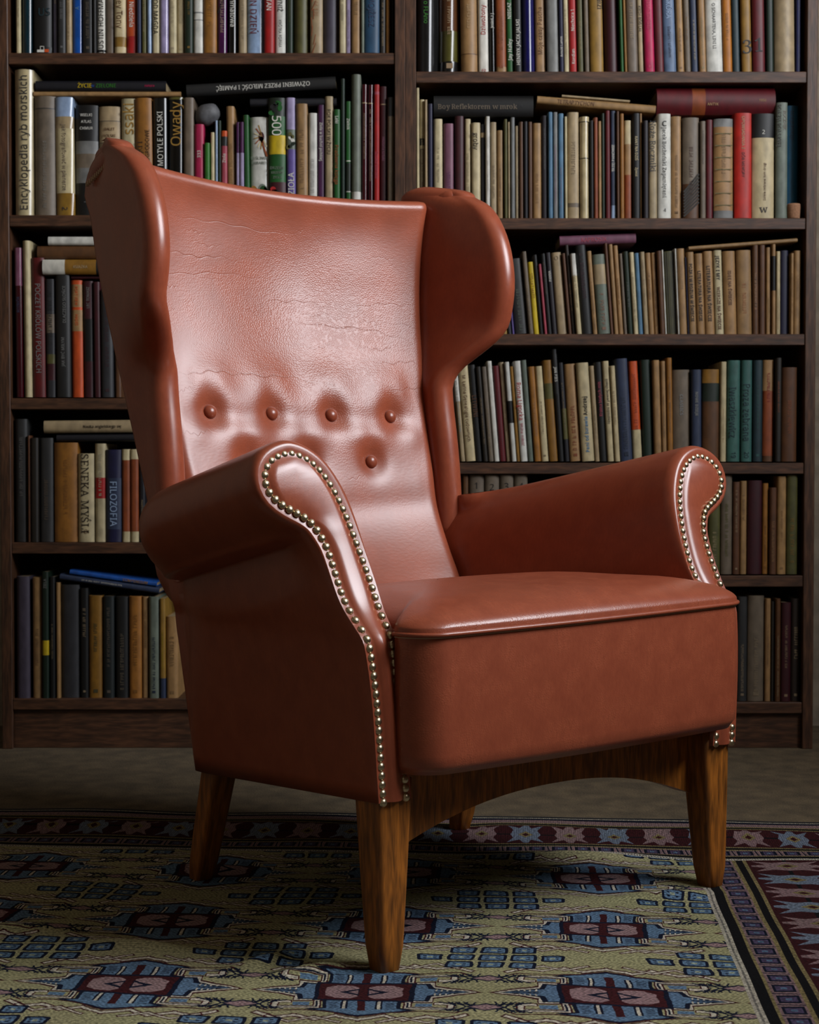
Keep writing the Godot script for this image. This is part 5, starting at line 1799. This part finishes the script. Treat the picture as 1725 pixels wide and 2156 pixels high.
	# ---- right bookcase, fifth shelf
	start_row(1210, "fifth shelf of right bookcase", "books on the fifth shelf of the right bookcase")
	bk(974, 987, 1000, "tan", {"b": [[990, 1210, "brown"]]})
	bk(988, 1020, 1000, "taupe", {"t": [["1", 19, "black", "h", 1023]], "plain": 1, "look": "grey volume with numeral one, first of its set", "short": "first volume"})
	bk(1021, 1052, 1000, "taupe", {"t": [["2", 19, "black", "h", 1026]], "plain": 1, "look": "grey volume with numeral two, second of its set"})
	bk(1053, 1082, 1000, "taupe", {"t": [["3", 19, "black", "h", 1024]], "plain": 1, "look": "grey volume with numeral three, third of its set"})
	bk(1083, 1112, 1000, "taupe", {"t": [["4", 19, "black", "h", 1024]], "plain": 1, "look": "grey volume nearly hidden by the arm, last of its set"})
	bk(1494, 1519, 1003, "olive", {"look": "dark olive book behind the far arm's scroll"})
	bk(1520, 1544, 1000, "olive", {"b": [[995, 1210, "taupe"]], "m": "olive"})
	bk(1545, 1560, 1015, "brown")
	bk(1561, 1575, 1013, "tan")
	bk(1577, 1608, 1012, "maroon", {"plain": 1, "hard": 1, "look": "broad maroon book", "short": "maroon book"})
	bk(1609, 1622, 1018, "ochre")
	bk(1623, 1638, 1027, "brown", {"m": "tan"})
	bk(1639, 1658, 1003, "tan", {"m": "brown"})
	bk(1659, 1682, 1000, "olive", {"m": "mustard"})
	# ---- right bookcase, lowest shelf
	start_row(1479, "lowest shelf of right bookcase", "books on the lowest shelf of the right bookcase")
	bk(1556, 1577, 1258, "dark grey", {"look": "dark grey book beside the seat's corner"})
	bk(1578, 1613, 1256, "dark grey", {"b": [[1250, 1479, "taupe"]], "look": "broad taupe book left of the slim tan one"})
	bk(1614, 1626, 1262, "tan", {"look": "slim tan book in the dim row"})
	bk(1627, 1634, 1268, "dark brown")
	bk(1635, 1646, 1262, "brown", {"look": "slim brown book in the dim row"})
	bk(1647, 1668, 1270, "maroon", {"look": "dim maroon book second from the case side"})
	bk(1669, 1690, 1262, "dark brown", {"look": "dim dark brown book next to the case side"})
	# ---- left bookcase, third shelf
	start_row(836, "third shelf of left bookcase", "books on the third shelf of the left bookcase", [[30, 0.5], [250, 0.5]])
	bk(31, 46, 520, "maroon", {"b": [[515, 600, "mauve"]], "t": [["ROZBIÓR", 8, "slate blue", "u", 640]], "g": G, "look": "slim maroon glossy book next to the case side"})
	bk(48, 65, 505, "gold", {"b": [[500, 836, "cream"]], "plain": 1, "r": 0.3, "look": "tallest pale olive book", "short": "pale olive book"})
	bk(66, 93, 541, "dark red", {"t": [["POCZET KRÓLÓW POLSKICH", 15, "grey", "d", 690]], "hard": 1, "look": "dark red book with pale capitals running down"})
	bk(95, 115, 586, "dark grey", {"b": [[660, 700, "taupe"], [745, 765, "olive"], [765, 800, "maroon"]], "m": "black", "look": "dim photographic book with stacked dark colour fields"})
	bk(117, 147, 578, "charcoal", {"t": [["DLACZEGO SŁOŃCE", 9, "grey", "u", 640, 4], ["JAK BYĆ MIŁYM", 9, "grey", "u", 740, 0]], "look": "black book with white capitals reading upwards"})
	bk(148, 172, 588, "orange", {"b": [[597, 645, "tan"], [651, 696, "tan"]], "t": [["PORT VIEW", 8, "orange", "d", 621], ["HADES", 8, "orange", "d", 672]], "look": "orange book with pale label blocks", "short": "orange book"})
	bk(174, 195, 590, "maroon", {"b": [[670, 760, "black"]], "t": [["LEC TOMASZ", 8, "grey", "u", 625]]})
	bk(196, 210, 592, "dark brown", {"b": [[590, 836, "maroon"]], "plain": 1})
	bk(212, 237, 608, "dark grey", {"m": "maroon", "look": "grey book behind the chair's near wing"})
	bk(239, 253, 610, "brown", {"plain": 1})
	flat_bk(88, 226, 545, 577, "white", {"b": [[135, 201, "mustard"], [201, 226, "charcoal"]], "t": [["KSIĄŻKA", 8, "beige", "u", 168], ["W", 8, "white", "u", 216]], "z": 0.012, "look": "white book with ochre and black fields lying on the row"})
	flat_bk(74, 224, 515, 543, "olive", {"b": [[74, 224, "brown"]], "plain": 1, "look": "dark brown book lying in the middle of the pile"})
	flat_bk(97, 222, 495, 514, "beige", {"b": [[97, 222, "white"]], "plain": 1, "look": "pale book lying on top of the pile"})
	flat_bk(146, 232, 578, 586, "maroon", {"plain": 1, "look": "thin maroon booklet lying lowest of the pile"})
	# ---- left bookcase, fourth shelf
	start_row(1142, "fourth shelf of left bookcase", "books on the fourth shelf of the left bookcase")
	bk(29, 54, 882, "grey", {"b": [[880, 1142, "dark grey"]], "m": "charcoal", "look": "tall dim grey book next to the case side"})
	bk(56, 62, 917, "brown", {"plain": 1})
	bk(63, 79, 922, "maroon", {"plain": 1, "b": [[920, 1142, "dark brown"]]})
	bk(80, 109, 922, "taupe", {"b": [[920, 1142, "dark grey"]], "m": "black", "look": "dim taupe book with dark lettering"})
	bk(111, 161, 932, "ochre", {"m": "brown", "look": "very wide ochre brown book"})
	bk(162, 196, 955, "cream", {"t": [["SENEKA MYŚLI", 23, "dark brown", "d", 1040, -2, "serif"], ["O", 12, "brown", "h", 1120]], "look": "cream book with large dark serif capitals"})
	bk(198, 220, 934, "cream", {"b": [[1006, 1050, "red"]], "m": "grey", "look": "cream book with a small red label"})
	bk(221, 254, 947, "navy", {"b": [[1007, 1115, "slate blue"]], "t": [["FILOZOFIA", 20, "pale blue", "d", 1061]], "look": "navy book with tall pale blue capitals"})
	bk(255, 272, 946, "dark red", {"b": [[946, 969, "cream"], [969, 1120, "rust"], [1120, 1142, "cream"]], "plain": 1, "look": "red book with cream ends beside the navy one"})
	bk(273, 290, 946, "dark red", {"b": [[946, 967, "cream"], [967, 1120, "rust"], [1120, 1142, "cream"]], "plain": 1, "look": "red book with cream ends nearest the chair"})
	bk(291, 304, 950, "charcoal", {"look": "black book half hidden behind the chair's arm"})
	flat_bk(115, 285, 915, 930, "charcoal", {"m": "dark grey", "tilt": 0.6, "look": "thin black book lying under the cream one"})
	flat_bk(88, 280, 885, 912, "cream", {"tilt": 0.6, "t": [["Nauka angielskiego się", 8, "dark brown", "u", 212]], "b": [[88, 280, "beige"]], "look": "beige book lying flat with dark lettering"})
	# ---- left bookcase, lowest shelf
	start_row(1472, "lowest shelf of left bookcase", "books on the lowest shelf of the left bookcase")
	bk(33, 60, 1215, "mauve", {"b": [[1210, 1472, "grey violet"]], "plain": 1, "look": "dim mauve book next to the case side"})
	bk(66, 85, 1217, "tan", {"m": "dark brown"})
	bk(87, 101, 1205, "dark green", {"b": [[1350, 1381, "yellow"]], "t": [["ZIELA", 8, "grey", "u", 1230]], "look": "slim dark green book with a yellow label", "short": "green book"})
	bk(102, 114, 1216, "black")
	bk(116, 124, 1228, "tan")
	bk(125, 164, 1233, "dark grey", {"plain": 1, "hard": 1, "look": "broad plain dark grey book"})
	bk(166, 183, 1240, "black")
	bk(184, 213, 1256, "olive", {"b": [[1250, 1472, "mustard"]], "m": "dark brown", "look": "mustard olive book with a torn dark strip"})
	bk(215, 238, 1257, "charcoal", {"m": "taupe", "look": "first of two black books under the blue booklets"})
	bk(241, 268, 1258, "charcoal", {"m": "taupe", "look": "second of two black books under the blue booklets"})
	bk(270, 296, 1257, "ochre", {"m": "black", "look": "ochre book with black lettering reading upwards"})
	bk(297, 310, 1258, "tan")
	bk(312, 333, 1258, "slate blue", {"b": [[1255, 1472, "grey green"]], "m": "black"})
	bk(335, 347, 1262, "yellow", {"lean": 0.0, "b": [[1262, 1430, "gold"], [1430, 1472, "slate blue"]], "look": "golden yellow book at the chair's edge"})
	bk(348, 373, 1300, "tan", {"look": "tan book cut off by the chair's side"})
	flat_bk(122, 332, 1209, 1222, "grey", {"tilt": -8.0, "b": [[122, 332, "slate blue"]], "m": "white", "look": "grey blue booklet lying aslant below the blue one"})
	flat_bk(143, 327, 1200, 1211, "blue", {"tilt": -8.0, "t": [["COMPENDIUM", 8, "gold", "u", 282]], "look": "blue booklet with golden letters lying aslant"})
	finish_row()
	small_things()

func small_things() -> void:
	# lumpy grey stone between the books of the second shelf
	var t := Mb.new()
	var c := plane_at(437, 243, -0.03)
	var rows := []
	var f := FastNoiseLite.new()
	f.seed = 4
	f.frequency = 22.0
	for i in 15:
		var r := []
		for k in 24:
			var th := PI * i / 14.0
			var ph := TAU * k / 24.0
			var p := Vector3(sin(th) * cos(ph), cos(th), sin(th) * sin(ph))
			var q := p * Vector3(0.027, 0.021, 0.025) * (1.0 + 0.16 * f.get_noise_3dv(p * 0.03))
			r.append(q.rotated(Vector3.BACK, 0.5))
		rows.append(r)
	t.grid(rows, true)
	t.outward()
	var o := put("stone", t.mesh(0.0002), mats.stone, self)
	o.position = c
	o.set_meta("label", "lumpy grey stone tucked above the magenta book")
	o.set_meta("category", "stone")
	# a cork in front of the bright blue book
	t = Mb.new()
	rows = []
	for a in [[0.80, 0.0], [0.9, 0.001], [0.97, 0.012], [1.0, 0.024], [0.99, 0.0285], [0.9, 0.0302]]:
		var r := []
		for k in 20: r.append(Vector3(cos(TAU * k / 20) * 0.0135 * a[0], a[1], sin(TAU * k / 20) * 0.0135 * a[0]))
		rows.append(r)
	t.grid(rows, true)
	t.fan(rows[0], Vector3.ZERO, true)
	t.fan(rows[-1], Vector3(0, 0.0304, 0))
	t.outward()
	o = put("cork", t.mesh(0.0002), mats.cork, self)
	o.position = Vector3(plane_at(1676, 458).x, 1.0703, -0.018)
	o.set_meta("label", "short cork stopper standing at the foot of the bright blue book")
	o.set_meta("category", "cork")
